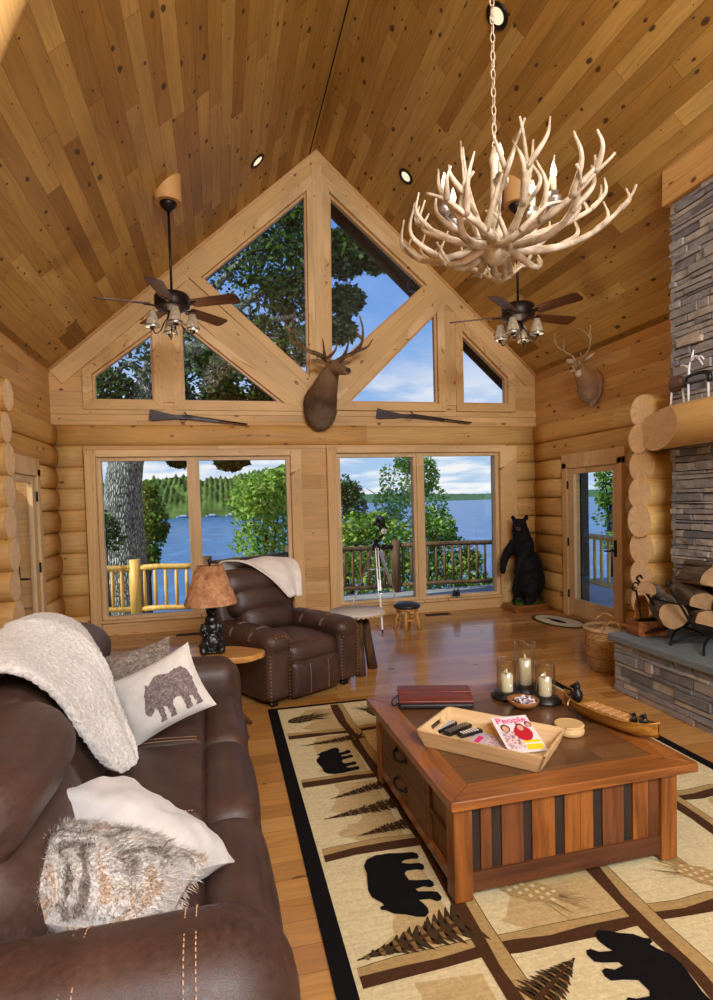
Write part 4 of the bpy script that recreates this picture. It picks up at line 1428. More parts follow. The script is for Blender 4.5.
def coffee_table():
    ox, oy = 1.44, 2.79
    s = thing('coffee_table', 'large square reclaimed-wood coffee table with striped slat sides and two drawers', 'table', (ox, oy, .0165), R(.8))
    x0, x1, y0, y1 = .885 - ox, 1.99 - ox, 2.20 - oy, 3.36 - oy; H = .40
    l = .085
    for x in (x0, x1 - l):
        for y in (y0, y1 - l): MB().bx(x, x + l, y, y + l, 0, H).build('leg', M['tabAz'], s, bevel=.006)
    # top: mitred border and planked field
    X0, X1, Y0, Y1 = .865 - ox, 2.085 - ox, 2.175 - oy, 3.50 - oy; b = .135; zt, zb = .445, .405
    for (pts, m) in (([(X0, Y0), (X1, Y0), (X1 - b, Y0 + b), (X0 + b, Y0 + b)], 'tabA'), ([(X1, Y0), (X1, Y1), (X1 - b, Y1 - b), (X1 - b, Y0 + b)], 'tabAy'), ([(X1, Y1), (X0, Y1), (X0 + b, Y1 - b), (X1 - b, Y1 - b)], 'tabA'), ([(X0, Y1), (X0, Y0), (X0 + b, Y0 + b), (X0 + b, Y1 - b)], 'tabAy')):
        MB().prism(pts, zt - zb, Matrix.Translation((0, 0, zb))).build('top_border', M[m], s, bevel=.005)
    MB().bx(X0 + b, X1 - b, Y0 + b, Y1 - b, zb, zt - .003).build('top_panel', M['tabTop'], s, uv=lambda co, n: (co[0], co[1] + co[2]))
    # front and back slatted sides
    r2 = random.Random(2)
    for (y, sg) in ((y0 + .015, 1), (y1 - .015, -1)):
        MB().bx(x0 + l, x1 - l, y - .006, y + .02, .032, .115).build('bottom_rail', M['brownx'], s)
        W = (x1 - x0 - 2 * l); xx = x0 + l
        seq = [('d', .048), ('b', .055), ('d', .05), ('b', .11), ('d', .045), ('o', .12), ('d', .05), ('o', .085), ('o', .07), ('d', .05), ('b', .12), ('d', .05), ('o', .09), ('b', .06)]
        tot = sum(q[1] for q in seq)
        for k, w in seq:
            w = w * W / tot
            MB().bx(xx + .001, xx + w - .001, y + (.004 if k != 'd' else .010), y + .022, .115, .395).build('slat', M[{'d': 'darkslat', 'b': 'brownslat', 'o': 'tabAz'}[k]], s); xx += w
    # right side panel
    MB().bx(x1 - .035, x1 - .012, y0 + l, y1 - l, .065, .395).build('side_panel', M['browny'], s)
    # left: carcass, fixed panel and two drawers
    MB().bx(x0 + .022, x0 + .045, y0 + l, y1 - l, .065, .395).build('side_panel', M['browny'], s)
    MB().bx(x0 + .008, x0 + .03, y0 + l, y1 - l, .05, .10).build('bottom_rail', M['tabAy'], s)
    MB().bx(x0 + .008, x0 + .03, y0 + l + .22, y0 + l + .25, .10, .395).build('divider', M['browny'], s)
    MB().bx(x0 + .008, x0 + .03, y0 + l + .25, y1 - l, .243, .253).build('divider', M['browny'], s)
    MB().bx(x0 + .008, x0 + .03, y0 + l, y0 + l + .22, .243, .253).build('divider', M['browny'], s)
    for z0, z1 in ((.104, .240), (.256, .392)):
        d = MB().bx(x0 + .006, x0 + .03, y0 + l + .254, y1 - l - .02, z0, z1).build('drawer', M['browny'], s, bevel=.003)
        yc = (y0 + l + .254 + y1 - l - .02) / 2; zc_ = (z0 + z1) / 2
        m = MB(); m.tube(spline([(x0 + .004, yc - .075, zc_ + .012), (x0 - .018, yc - .06, zc_ + .006), (x0 - .026, yc, zc_ - .006), (x0 - .018, yc + .06, zc_ + .006), (x0 + .004, yc + .075, zc_ + .012)], 5), .007, 8)
        for q in (-.075, .075): m.ell((x0 + .004, yc + q, zc_ + .012), (.006, .016, .016), 8, 6)
        m.build('handle', M['iron'], d)


coffee_table()
ZT = .0165 + .4452


# ---- things on the coffee table
def tray():
    # rim corners surveyed: long axis direction
    s = thing('serving_tray', 'pale slanted-sided wooden serving tray on the coffee table holding magazines and remotes', 'tray', (1.275, 2.62, ZT), math.atan2(2.575 - 3.03, 1.64 - 1.21))
    w = wood('pale_pine_tray', srgb(206, 168, 116), srgb(232, 202, 154), 'x', 1.2, .5)
    a, b, h, fl_ = .285, .16, .088, .035    # half length/width at base, height, flare
    A, B = a + fl_, b + fl_; t = .012
    MB().bx(-a, a, -b, b, 0, .008).build('tray_floor', w, s)
    def side(p0, p1, q0, q1, inw, name, hole=False):
        m = MB(); p0, p1, q0, q1 = map(Vector, (p0, p1, q0, q1)); iv = Vector(inw) * t
        if not hole:
            vs = [p0, p1, q1, q0]; vs = vs + [v + iv for v in vs]
            m.add(vs, [(0, 1, 2, 3), (7, 6, 5, 4), (0, 4, 5, 1), (2, 6, 7, 3), (1, 5, 6, 2), (3, 7, 4, 0)])
        else:
            L = lambda u, v: (p0 * (1 - u) + p1 * u) * (1 - v) + (q0 * (1 - u) + q1 * u) * v
            us = [0, .34, .66, 1]; vsx = [0, .48, .78, 1]
            for i in range(3):
                for j in range(3):
                    if i == 1 and j == 1: continue
                    vs = [L(us[i], vsx[j]), L(us[i + 1], vsx[j]), L(us[i + 1], vsx[j + 1]), L(us[i], vsx[j + 1])]; vs = vs + [v + iv for v in vs]
                    m.add(vs, [(0, 1, 2, 3), (7, 6, 5, 4), (0, 4, 5, 1), (2, 6, 7, 3), (1, 5, 6, 2), (3, 7, 4, 0)])
        m.build(name, w, s)
    side((-a, -b, 0), (a, -b, 0), (-A, -B, h), (A, -B, h), (0, 1, 0), 'long_side'); side((a, b, 0), (-a, b, 0), (A, B, h), (-A, B, h), (0, -1, 0), 'long_side')
    side((-a, b, 0), (-a, -b, 0), (-A, B, h), (-A, -B, h), (1, 0, 0), 'handle_end', True); side((a, -b, 0), (a, b, 0), (A, -B, h), (A, B, h), (-1, 0, 0), 'handle_end', True)
    return s


tray()
ZTR = ZT + .0085
TA = math.atan2(2.575 - 3.03, 1.64 - 1.21)


def text_mesh(txt, size, mat, parent, loc, rotz=0, shear=0, name='lettering', ext=.0002, spacing=1):
    cu = bpy.data.curves.new('t', 'FONT'); cu.body = txt; cu.size = size; cu.extrude = ext; cu.align_x = 'CENTER'; cu.align_y = 'CENTER'; cu.offset = size * .012; cu.space_character = spacing
    o = bpy.data.objects.new('t', cu); COL.objects.link(o)
    dg = bpy.context.evaluated_depsgraph_get(); dg.update()
    me = bpy.data.meshes.new_from_object(o.evaluated_get(dg)); bpy.data.objects.remove(o)
    me.name = name; me.materials.clear(); me.materials.append(mat)
    ob = bpy.data.objects.new(name, me); COL.objects.link(ob); ob.parent = parent; ob.location = loc; ob.rotation_euler = (0, 0, rotz)
    return ob


PINK = plain('magenta_ink', srgb(226, 30, 120), .4, var=.02); YEL = plain('yellow_ink', srgb(244, 214, 40), .4, var=.02); PAPER = plain('glossy_paper', srgb(232, 226, 228), .25, var=.03)
SKIN = plain('printed_skin', srgb(216, 160, 132), .4); HAIR = plain('printed_dark', srgb(44, 30, 30), .4); LILAC = plain('printed_lilac', srgb(204, 190, 208), .4); RED_ = plain('printed_red', srgb(190, 30, 50), .4)
PHOTO = NT('cover_photo'); f_ = PHOTO.noise(PHOTO.tc(), 34, 3, .6); PHOTO = PHOTO.fin(PHOTO.ramp(f_, [(.3, srgb(70, 50, 60)), (.42, srgb(206, 160, 150)), (.5, srgb(236, 228, 232)), (.58, srgb(168, 120, 150)), (.68, srgb(226, 196, 190))]), .3)


def magazine(label, loc, rz, name='magazine', kind=0):
    s = thing(name, label, 'magazine', loc, rz)
    MB().bx(-.105, .105, -.138, .138, 0, .005).build('pages', PAPER, s)
    c = MB().bx(-.105, .105, -.138, .138, .0051, .0056).build('cover', PAPER if kind == 0 else LILAC, s)
    z = .0058
    if kind == 0:
        text_mesh('People', .064, PINK, c, (0, .102, z + .0012))
        for (x, y, sx, sy, mt) in ((-.055, .045, .026, .031, HAIR), (-.055, .041, .018, .024, SKIN), (.083, .062, .020, .024, HAIR), (.083, .058, .014, .018, SKIN), (.03, .0, .05, .06, RED_), (.03, .045, .024, .03, HAIR), (.03, .04, .018, .023, SKIN)):
            m = MB(); m.prism([(sx * math.cos(k * PI / 8), sy * math.sin(k * PI / 8)) for k in range(16)], .0003, Matrix.Translation((x, y, z + .0002 * (mt is SKIN) + .0004))); m.build('cover_picture', mt, c)
        MB().bx(-.09, .0, -.11, .02, z - .0001, z + .0002).build('cover_picture', PHOTO, c)
        MB().bx(.005, .095, -.125, -.085, z - .0001, z + .0002).build('headline_block', YEL, c)
        MB().bx(.005, .095, -.075, -.055, z - .0001, z + .0002).build('headline_block', YEL, c)
    else:
        MB().bx(-.095, .095, -.125, .06, z - .0001, z + .0002).build('cover_picture', PHOTO, c)
        MB().bx(-.09, .06, .085, .115, z - .0001, z + .0002).build('headline_block', PINK, c)
    return s


magazine('celebrity magazine with a patterned photo cover, lying flat, lower of the two in the tray', (1.295, 2.60, ZTR + .0004), TA + R(90), kind=1)
m2 = magazine('glossy magazine with a big pink title and yellow headline blocks on top in the tray', (1.405, 2.585, ZTR + .052), R(-4), kind=0)
m2.rotation_euler = (R(19), 0, R(-4)); m2.scale = (.92, .92, .92)


def remote(label, loc, rz, L, w, mat, k):
    s = thing('remote_control', label, 'remote control', loc, rz, None)
    mb = MB(); mb.rbox((0, 0, .011), (L, w, .022), .008, k=2, mid=2); mb.build('body', mat, s)
    b = MB(); c_ = random.Random(k)
    for i in range(int(L / .018) - 1):
        for j in (-1, 0, 1):
            b.box((-L / 2 + .02 + i * .018, j * w * .28, .0232), (.009, w * .17, .003))
    b.build('buttons', M['silver'] if k % 2 else M['white'], s)


remote('slim black remote with white buttons, rearmost remote in the tray', (1.135, 2.875, ZTR), TA + R(78), .17, .045, M['black'], 0)
remote('silver-buttoned black remote lying in the middle of the tray end', (1.185, 2.825, ZTR), TA + R(74), .19, .05, M['black'], 1)
remote('short black remote nearest the magazines in the tray', (1.228, 2.762, ZTR), TA + R(60), .14, .042, M['blackmatt'], 2)


def folio():
    s = thing('leather_folio', 'closed red-brown leather folio lying on a back corner of the coffee table', 'folio', (1.25, 3.335, ZT), R(-16))
    red = plain('oxblood_leather', srgb(112, 46, 30), .42, var=.25, sc=12, bump=.2); blk = plain('dark_leather', srgb(34, 32, 38), .5)
    m = MB(); m.rbox((0, 0, .016), (.44, .32, .03), .012, k=2, mid=3); m.build('lower_cover', blk, s)
    m = MB(); m.rbox((.0, .005, .037), (.45, .30, .018), .008, k=2, mid=3, bulge=(0, 0, .006)); m.build('upper_cover', red, s)
    m = MB(); m.rbox((0, .06, .049), (.45, .12, .010), .005, k=2, mid=3); m.build('flap', red, s)
    m = MB(); m.tube(spline([(-.226, 0, .035), (-.26, -.03, .01), (-.255, -.10, .006), (-.228, -.12, .02)], 5), .004, 6); m.build('cord', blk, s)


folio()


def hurricane(label, loc, r, h, hc):
    s = thing('candle_hurricane', label, 'candle holder', loc)
    MB().lathe([(0, 0), (r + .035, 0), (r + .038, .008), (r + .022, .018), (r + .018, .03), (r + .006, .036), (0, .036)], 28).build('base', M['black'], s)
    c = MB(); c.lathe([(0, .0365), (.037, .0365), (.038, .04), (.038, hc), (.034, hc + .004), (.01, hc - .004), (0, hc - .004)], 24); c = c.build('candle', M['candle'], s)
    MB().tube([(0, 0, hc - .004), (.001, 0, hc + .014)], .0018, 5).build('wick', M['black'], c)
    MB().lathe([(.0, hc + .006), (.006, hc + .012), (.0065, hc + .02), (.003, hc + .034), (0, hc + .04)], 10).build('flame_tip', plain('led_flame', srgb(250, 240, 214), .4), c)
    MB().lathe([(r - .003, h), (r - .0035, h + .002), (r + .0005, h + .002), (r + .0005, h)], 32, cap=False).build('glass_rim', M['glassrim'], s)
    g = MB(); g.lathe([(r, .037), (r, h), (r - .003, h), (r - .003, .037)], 32, cap=False); g.build('glass_cylinder', M['clear'], s)


hurricane('glass hurricane with a short ivory candle, leftmost of the three', (1.70, 3.26, ZT), .060, .235, .140)
hurricane('tallest glass hurricane with an ivory candle, rearmost of the three', (1.875, 3.345, ZT), .066, .305, .195)
hurricane('glass hurricane with an ivory candle, nearest the canoe', (1.88, 3.12, ZT), .060, .235, .140)


def bowl():
    s = thing('wooden_bowl', 'small wooden bowl of wrapped white sweets in front of the candles', 'bowl', (1.70, 3.06, ZT))
    b = wood('bowl_wood', srgb(104, 60, 26), srgb(160, 106, 56), 'x', 2, .4)
    MB().lathe([(0, 0), (.05, 0), (.085, .028), (.092, .05), (.086, .052), (.075, .03), (.04, .012), (0, .010)], 28).build('bowl', b, s)
    sw = thing('wrapped_sweets', 'heap of shiny white and red wrapped sweets in the small wooden bowl', 'sweets', (1.70, 3.06, ZT + .012)); sw['kind'] = 'stuff'
    r3 = random.Random(3); m = MB()
    for i in range(70):
        a = r3.random() * 2 * PI; q = .062 * r3.random() ** .5; z = .012 + .026 * r3.random() + .014 * (1 - q / .066)
        rm = Matrix.Rotation(r3.random() * 6, 3, 'Z') @ Matrix.Rotation(r3.uniform(-.7, .7), 3, 'X')
        m.ell((q * math.cos(a), q * math.sin(a), z), (.012, .007, .006), 7, 5, 0, rm)
    m.build('sweets', island('foil', [(0, srgb(236, 236, 240)), (.7, srgb(214, 216, 226)), (.86, srgb(170, 50, 60)), (1, srgb(120, 130, 170))], .25, .6), sw)


bowl()


def round_box():
    s = thing('woven_coaster_box', 'small round woven birch box beside the tray', 'box', (1.74, 2.66, ZT), R(20))
    w = plain('birch_weave', srgb(214, 180, 124), .6, var=.2, sc=60, bump=.4)
    m = MB(); m.lathe([(0, 0), (.072, 0), (.075, .01), (.073, .05), (.066, .052), (.064, .012), (0, .010)], 30); m.build('box', w, s)
    m = MB()
    for z in (.018, .045): m.lathe([(.0735, z - .005), (.0765, z), (.0735, z + .005)], 30)
    m.tube(spline([(-.072, -.01, .03), (-.12, -.015, .03), (-.135, .0, .028), (-.12, .015, .03), (-.072, .01, .03)], 4), .006, 6); m.build('hoops', w, s)
    m = MB(); m.lathe([(0, .011), (.06, .011), (.06, .044), (0, .046)], 24); m.build('coaster_stack', plain('coaster_wood', srgb(200, 160, 104), .6, var=.2), s)


round_box()


def canoe():
    P, Q = Vector((1.925, 2.985, ZT)), Vector((2.065, 2.40, ZT)); c = (P + Q) / 2; ang = math.atan2(Q.y - P.y, Q.x - P.x); L = (Q - P).length
    s = thing('canoe_ornament', 'carved amber canoe ornament at the right edge of the coffee table', 'ornament', (c.x, c.y, ZT), ang)
    w = wood('amber_birchbark', srgb(120, 76, 26), srgb(186, 136, 58), 'x', 2, .35, .5, .2)
    def sec(t): return (.064 * (1 - abs(2 * t - 1) ** 3.2) + .004, .012 + .035 * abs(2 * t - 1) ** 3)
    m = MB()
    def out(u, v):
        wd, z0 = sec(u); a = PI * v; x = (u - .5) * L; top = .078 + .03 * abs(2 * u - 1) ** 4
        return Vector((x * (1 + .0 * v), -wd * math.cos(a), top - (top - z0 + .012) * math.sin(a) ** .8))
    def inn(u, v):
        wd, z0 = sec(u); a = PI * (1 - v); x = (u - .5) * L * .97; top = .078 + .03 * abs(2 * u - 1) ** 4
        return Vector((x, -max(.001, wd - .006) * math.cos(a), top - max(0, top - .04) * math.sin(a) ** .8))
    m.grid(out, 26, 12); m.grid(inn, 26, 8); m.build('hull', w, s)
    g = MB()
    for sg in (-1, 1): g.tube([Vector(((t / 20 - .5) * L, sg * (sec(t / 20)[0]), .078 + .03 * abs(t / 10 - 1) ** 4)) for t in range(21)], .0045, 6)
    g.build('gunwale', w, s)
    for i in range(6): MB().bx(-.13 + i * .048, -.13 + i * .048 + .038, -.044, .044, .068, .084).build('cargo_board', plain('cargo_wood', srgb(196, 146, 92), .5), s, bevel=.004)
    def fig(x, sc, label, paddle):
        p = Matrix.Rotation(ang, 3, 'Z') @ Vector((x, 0, .074)); o = thing('bear_figurine', label, 'figurine', (c.x + p.x, c.y + p.y, ZT + p.z - .012), ang - R(60))
        m = MB(); m.ell((0, 0, .03 * sc), (.026 * sc, .024 * sc, .034 * sc)); m.ell((0, -.004 * sc, .072 * sc), (.018 * sc, .018 * sc, .018 * sc)); m.ell((0, -.024 * sc, .068 * sc), (.008 * sc, .012 * sc, .008 * sc))
        for q in (-1, 1):
            m.ell((q * .014 * sc, 0, .088 * sc), (.006 * sc,) * 3, 7, 5); m.tube([(q * .022 * sc, 0, .05 * sc), (q * .026 * sc, -.018 * sc, .035 * sc), (q * .012 * sc, -.032 * sc, .036 * sc)], [.01 * sc, .009 * sc, .008 * sc], 7)
        organic(m, 'body', M['blackmatt'], o, .0035, 2)
        if paddle:
            q = MB(); q.tube([(-.035, -.03, .055), (.05, -.035, .015)], .0028, 6); q.ell((.068, -.036, .006), (.020, .004, .012), 8, 6); q.build('paddle', plain('paddle_wood', srgb(206, 168, 108), .5), o)
    fig(-.205, 1.25, 'black bear figurine paddling at the far end of the canoe', True)
    fig(.165, .62, 'tiny black bear cub figurine, middle one in the canoe', False)
    fig(.225, .78, 'black bear cub figurine at the near end of the canoe', False)


canoe()
# ================================================================== wildlife, walls, hearth
M['bearfur'] = plain('black_bear_fur', srgb(13, 12, 13), .75, var=.5, sc=40, bump=.8, spec=.25)
GRN = island('sprig_leaves', [(0, srgb(60, 110, 30)), (1, srgb(120, 170, 60))], .6)


def standing_bear():
    s = thing('standing_bear', 'life-size black bear standing upright on a wooden plinth in the corner', 'bear statue', (4.43, 7.86, 0))
    MB().bx(-.27, .27, -.20, .20, 0, .105).build('plinth', M['tabA'], s, bevel=.006)
    b = thing('x', 'x', 'x')
    m = MB(); z0 = .105
    # local: bear faces -x, slightly to the viewer
    m.ell((.10, 0, z0 + .34), (.24, .20, .27)); m.ell((.06, 0, z0 + .56), (.225, .175, .25)); m.ell((-.02, 0, z0 + .84), (.165, .15, .24))
    HR = Matrix.Rotation(R(42), 3, 'Z'); HC = Vector((-.095, 0, 0))
    def hd(x, y, z): return HC + HR @ (Vector((x, y, z)) - HC)
    m.tube([(-.03, 0, z0 + .9), (-.07, 0, z0 + 1.06), (-.095, 0, z0 + 1.15)], [.15, .125, .11], 12)
    m.ell(hd(-.115, 0, z0 + 1.18), (.108, .108, .10)); m.tube([hd(-.17, 0, z0 + 1.16), hd(-.235, 0, z0 + 1.125), hd(-.262, 0, z0 + 1.12)], [.072, .05, .036], 10)
    for q in (-1, 1):
        m.ell(hd(-.085, q * .095, z0 + 1.285), (.034, .040, .046), 9, 7)
        m.tube([(-.06, q * .13, z0 + .92), (-.18, q * .175, z0 + .76), (-.26, q * .17, z0 + .64), (-.29, q * .15, z0 + .55)], [.08, .072, .060, .05], 10); m.ell((-.30, q * .147, z0 + .51), (.05, .048, .065))
        m.tube([(.06, q * .10, z0 + .34), (-.02, q * .125, z0 + .18), (.01, q * .115, z0 + .04)], [.14, .105, .075], 12); m.ell((-.05, q * .115, z0 + .035), (.11, .065, .04))
    body = organic(m, 'body', M['bearfur'], s, .016, 4, detail=lambda p, n: n * (.010 * mnoise.noise(p * 28)))
    body.rotation_euler = (0, 0, R(14))
    bpy.data.objects.remove(b)
    mz = MB()
    mz.ell(hd(-.257, 0, z0 + 1.125), (.034, .036, .032), 10, 8); mz.ell(hd(-.222, 0, z0 + 1.142), (.046, .044, .036), 10, 8)
    mzo = mz.build('muzzle', plain('brown_muzzle', srgb(92, 64, 44), .7), body)
    MB().ell(hd(-.289, 0, z0 + 1.135), (.014, .016, .013), 8, 6).build('nose', M['black'], mzo)
    for q in (-1, 1): MB().ell(hd(-.208, q * .048, z0 + 1.207), .012, 8, 6).build('eye', plain('amber_eye', srgb(60, 36, 16), .1), body)
    r4 = random.Random(4); m = MB()
    for i in range(90):
        x, y = r4.uniform(-.22, .2), r4.uniform(-.19, -.12) if r4.random() < .7 else r4.uniform(-.19, .18)
        if r4.random() < .35: x = -.22 + r4.random() * .05
        h = r4.uniform(.02, .10); a = r4.random() * 6; p = Vector((x, y, .105 + h)); d = Vector((math.cos(a), math.sin(a), .3)) * .03; sd = Vector((-math.sin(a), math.cos(a), 0)) * .012
        m.add([p, p + d * .5 + sd, p + d, p + d * .5 - sd], [(0, 1, 2, 3)])
        m.add([(x, y, .105), (x + .003, y, .105), p], [(0, 1, 2)])
    m.build('greenery', GRN, s)


standing_bear()


def fur2(name, a, b, c):
    n = NT(name); z = n.sep(n.tc('Generated'))[2]
    f = n.noise(n.tc(), 7, 4, .6); g = n.noise(n.tc(), 90, 3, .7)
    col = n.ramp(n.math('ADD', n.math('MULTIPLY', f, .35), n.math('MULTIPLY', z, .75)), [(.2, a), (.45, b), (.75, c)])
    col = n.mix(.3, col, n.ramp(g, [(.3, tuple(x * .4 for x in b)), (.7, tuple(min(1, x * 1.5) for x in b))]))
    n.bump(g, .7, .008); return n.fin(col, .85, 0, .2)


def antler_pair(mb, beams, r0):
    """beams: list of (main polyline, [tine polylines])"""
    for main, tines in beams:
        sp = spline(main, 6); mb.tube(sp, taper(r0, r0 * .25, len(sp), .8), 8)
        for t in tines: tp = spline(t, 5); mb.tube(tp, taper(r0 * .7, r0 * .12, len(tp)), 7)


def elk():
    s = thing('elk_mount', 'mounted brown elk head with dark branching antlers between the gable windows', 'trophy', (1.43, YB - .03, 3.06)); s.scale = (1.1, 1.1, 1.1)
    m = MB()
    m.ell((0, -.05, -.02), (.215, .10, .31)); m.ell((0, -.15, -.05), (.21, .18, .27)); m.ell((0, -.10, -.20), (.15, .10, .12))
    m.tube([(.0, -.12, .0), (.03, -.27, .16), (.07, -.40, .30), (.095, -.46, .37)], [.22, .17, .125, .10], 14)
    m.ell((.105, -.49, .40), (.088, .11, .088)); m.tube([(.11, -.53, .39), (.165, -.66, .335), (.205, -.74, .30)], [.078, .062, .05], 12); m.ell((.212, -.755, .295), (.047, .042, .042))
    for q in (-1, 1):
        ex = Vector((.105, -.44, .45)) + Vector((q * .085, q * .03, 0))
        m.tube([ex, ex + Vector((q * .10, .03, .035)), ex + Vector((q * .18, .05, .05))], [.028, .045, .012], 8, flat=.55)
    body = organic(m, 'head_and_neck', fur2('elk_fur', srgb(140, 122, 104), srgb(88, 66, 48), srgb(150, 120, 88)), s, .014, 4, detail=lambda p, n: n * (.006 * mnoise.noise(p * 30)))
    MB().ell((.222, -.787, .305), (.032, .018, .024), 10, 8).build('nose', M['black'], body)
    for q, p in ((-1, (.06, -.575, .425)), (1, (.185, -.545, .425))): MB().ell(p, .016, 8, 6).build('eye', M['blackmatt'], body)
    m = MB(); V = Vector; A = V((.065, -.45, .47)); B = V((.15, -.43, .47))
    left = [A, A + V((-.12, .02, .09)), A + V((-.28, .05, .16)), A + V((-.40, .08, .30)), A + V((-.41, .10, .52)), A + V((-.37, .12, .66))]
    lt = [[A + V((-.05, .0, .03)), A + V((-.08, -.12, .12)), A + V((-.10, -.16, .24))], [A + V((-.02, 0, .04)), A + V((.06, -.10, .12)), A + V((.10, -.12, .26))], [A + V((-.30, .05, .18)), A + V((-.42, .0, .22)), A + V((-.50, -.02, .32))], [A + V((-.40, .08, .34)), A + V((-.49, .06, .42)), A + V((-.52, .05, .54))]]
    right = [B, B + V((.12, .02, .08)), B + V((.26, .05, .15)), B + V((.36, .08, .28)), B + V((.38, .10, .46)), B + V((.35, .12, .62))]
    rt_ = [[B + V((.10, .02, .07)), B + V((.13, -.09, .16)), B + V((.16, -.12, .30))], [B + V((.27, .05, .16)), B + V((.40, .0, .2)), B + V((.48, -.02, .30))], [B + V((.37, .08, .32)), B + V((.29, .04, .38)), B + V((.26, .03, .50))]]
    antler_pair(m, [(left, lt), (right, rt_)], .036); m.build('antlers', M['antlerdark'], s)


elk()


def deer():
    s = thing('deer_mount', 'mounted whitetail deer head with slim antlers on the upper right wall', 'trophy', (XR - .01, 6.72, 3.14), R(-90))
    m = MB()
    m.ell((0, -.04, -.02), (.175, .07, .21)); m.ell((.0, -.12, -.05), (.165, .13, .19)); m.ell((0, -.07, -.19), (.09, .06, .10))
    m.tube([(.0, -.10, .0), (.03, -.22, .11), (.07, -.31, .19)], [.165, .11, .085], 12)
    m.ell((.085, -.34, .22), (.068, .085, .068)); m.tube([(.10, -.37, .215), (.165, -.46, .165), (.19, -.495, .15)], [.058, .042, .034], 10)
    body = organic(m, 'head_and_neck', fur2('deer_fur', srgb(176, 158, 138), srgb(140, 112, 84), srgb(172, 130, 86)), s, .011, 4, detail=lambda p, n: n * (.004 * mnoise.noise(p * 34)))
    MB().ell((.203, -.518, .152), (.022, .016, .018), 9, 7).build('nose', M['black'], body)
    cream = plain('cream_fur', srgb(208, 192, 174), .9)
    MB().ell((.165, -.462, .138), (.034, .04, .022), 10, 8).build('muzzle_patch', cream, body); MB().ell((.085, -.325, .125), (.052, .042, .05), 10, 8).build('throat_patch', cream, body)
    for q, p in ((-1, (.075, -.41, .242)), (1, (.145, -.365, .242))):
        MB().ell(Vector(p) + Vector((0, 0.003, 0)), (.019, .017, .017), 8, 6).build('eye_ring', cream, body); MB().ell(Vector(p) + Vector((.005, -.010, 0)), .011, 8, 6).build('eye', M['blackmatt'], body)
    for q in (-1, 1):
        e = Vector((.075, -.31, .265)) + Vector((q * .05, q * .03, 0)); d = Vector((q * .13, q * .05 + .02, .075))
        MB().tube([e, e + d * .35, e + d * .7, e + d], [.018, .042, .036, .005], 9, flat=.4).build('ear', fur2('ear_fur%d' % q, srgb(160, 140, 124), srgb(186, 170, 156), srgb(214, 204, 194)), body)
    m = MB(); V = Vector
    bl = []
    for q in (-1, 1):
        A = V((.075, -.33, .285)) + V((q * .03, q * .015, 0)); T = lambda x, y, z: A + V((q * x, q * x * .35 - y, z))
        bl.append(([A, T(.06, -.03, .07), T(.14, .0, .15), T(.19, .06, .23), T(.17, .13, .32), T(.11, .17, .37)], [[T(.02, -.01, .03), T(.02, .02, .10)], [T(.15, .01, .16), T(.155, .0, .26), T(.15, .0, .31)], [T(.19, .07, .25), T(.215, .07, .34), T(.20, .07, .40)]]))
    antler_pair(m, bl, .014); m.build('antlers', antler('deer_antler', srgb(120, 92, 62), srgb(176, 148, 110), srgb(210, 188, 150)), s)


deer()


def rifle(label, x0, z0, x1, z1):
    s = thing('rifle', label, 'rifle', (x0, YB - .045, z0)); s.rotation_euler = (0, -math.atan2(z1 - z0, x1 - x0), 0); L = math.hypot(x1 - x0, z1 - z0)
    st = wood('dark_walnut', srgb(26, 18, 14), srgb(50, 36, 28), 'x', 2, .4)
    mb = MB(); pr = [(0, -.055), (.0, .055), (.05, .05), (.26 * L, .015), (.34 * L, .03), (.44 * L, .028), (.70 * L, .012), (.70 * L, -.014), (.40 * L, -.02), (.32 * L, -.028), (.27 * L, -.03), (.22 * L, -.045), (.05, -.09), (.0, -.085)]
    rot = Matrix.Rotation(R(90), 4, 'X'); mb.prism(list(reversed(pr)), .028, Matrix.Translation((0, .014, 0)) @ rot); mb.build('stock', st, s, bevel=.006)
    m = MB(); m.tube([(.36 * L, 0, .028), (.99 * L, 0, .012)], [.013, .009], 10); m.bx(.99 * L - .02, .99 * L - .012, -.002, .002, .015, .03); m.tube([(.45 * L, 0, -.012), (.97 * L, 0, -.012)], .005, 6); m.build('barrel', M['iron'], s)
    m = MB(); m.box((.37 * L, -.012, .012), (.14, .012, .03)); m.tube(spline([(.36 * L, -.01, .03), (.355 * L, -.012, .055), (.335 * L, -.012, .066)], 4), .007, 6); m.build('hammer', M['iron'], s)
    m = MB(); m.tube(spline([(.30 * L, 0, -.028), (.315 * L, 0, -.065), (.345 * L, 0, -.06), (.36 * L, 0, -.024)], 5), .004, 6); m.tube([(.328 * L, 0, -.025), (.325 * L, 0, -.048)], .003, 5); m.build('trigger_guard', M['iron'], s)
    for f in (.16, .86): MB().tube([(f * L, .04, -.02 - .03 * (f < .5)), (f * L, -.0, -.022 - .03 * (f < .5)), (f * L, -.012, -.005 - .02 * (f < .5))], .005, 6).build('wall_hook', M['iron'], s)


rifle('antique long rifle on the wall left of the elk head', -.86, 2.945, .43, 2.795)
rifle('antique long rifle on the wall right of the elk head', 2.28, 2.99, 3.78, 2.83)


# ---------------------------------------------------------------- hearth things
HT = .4905
BK = None


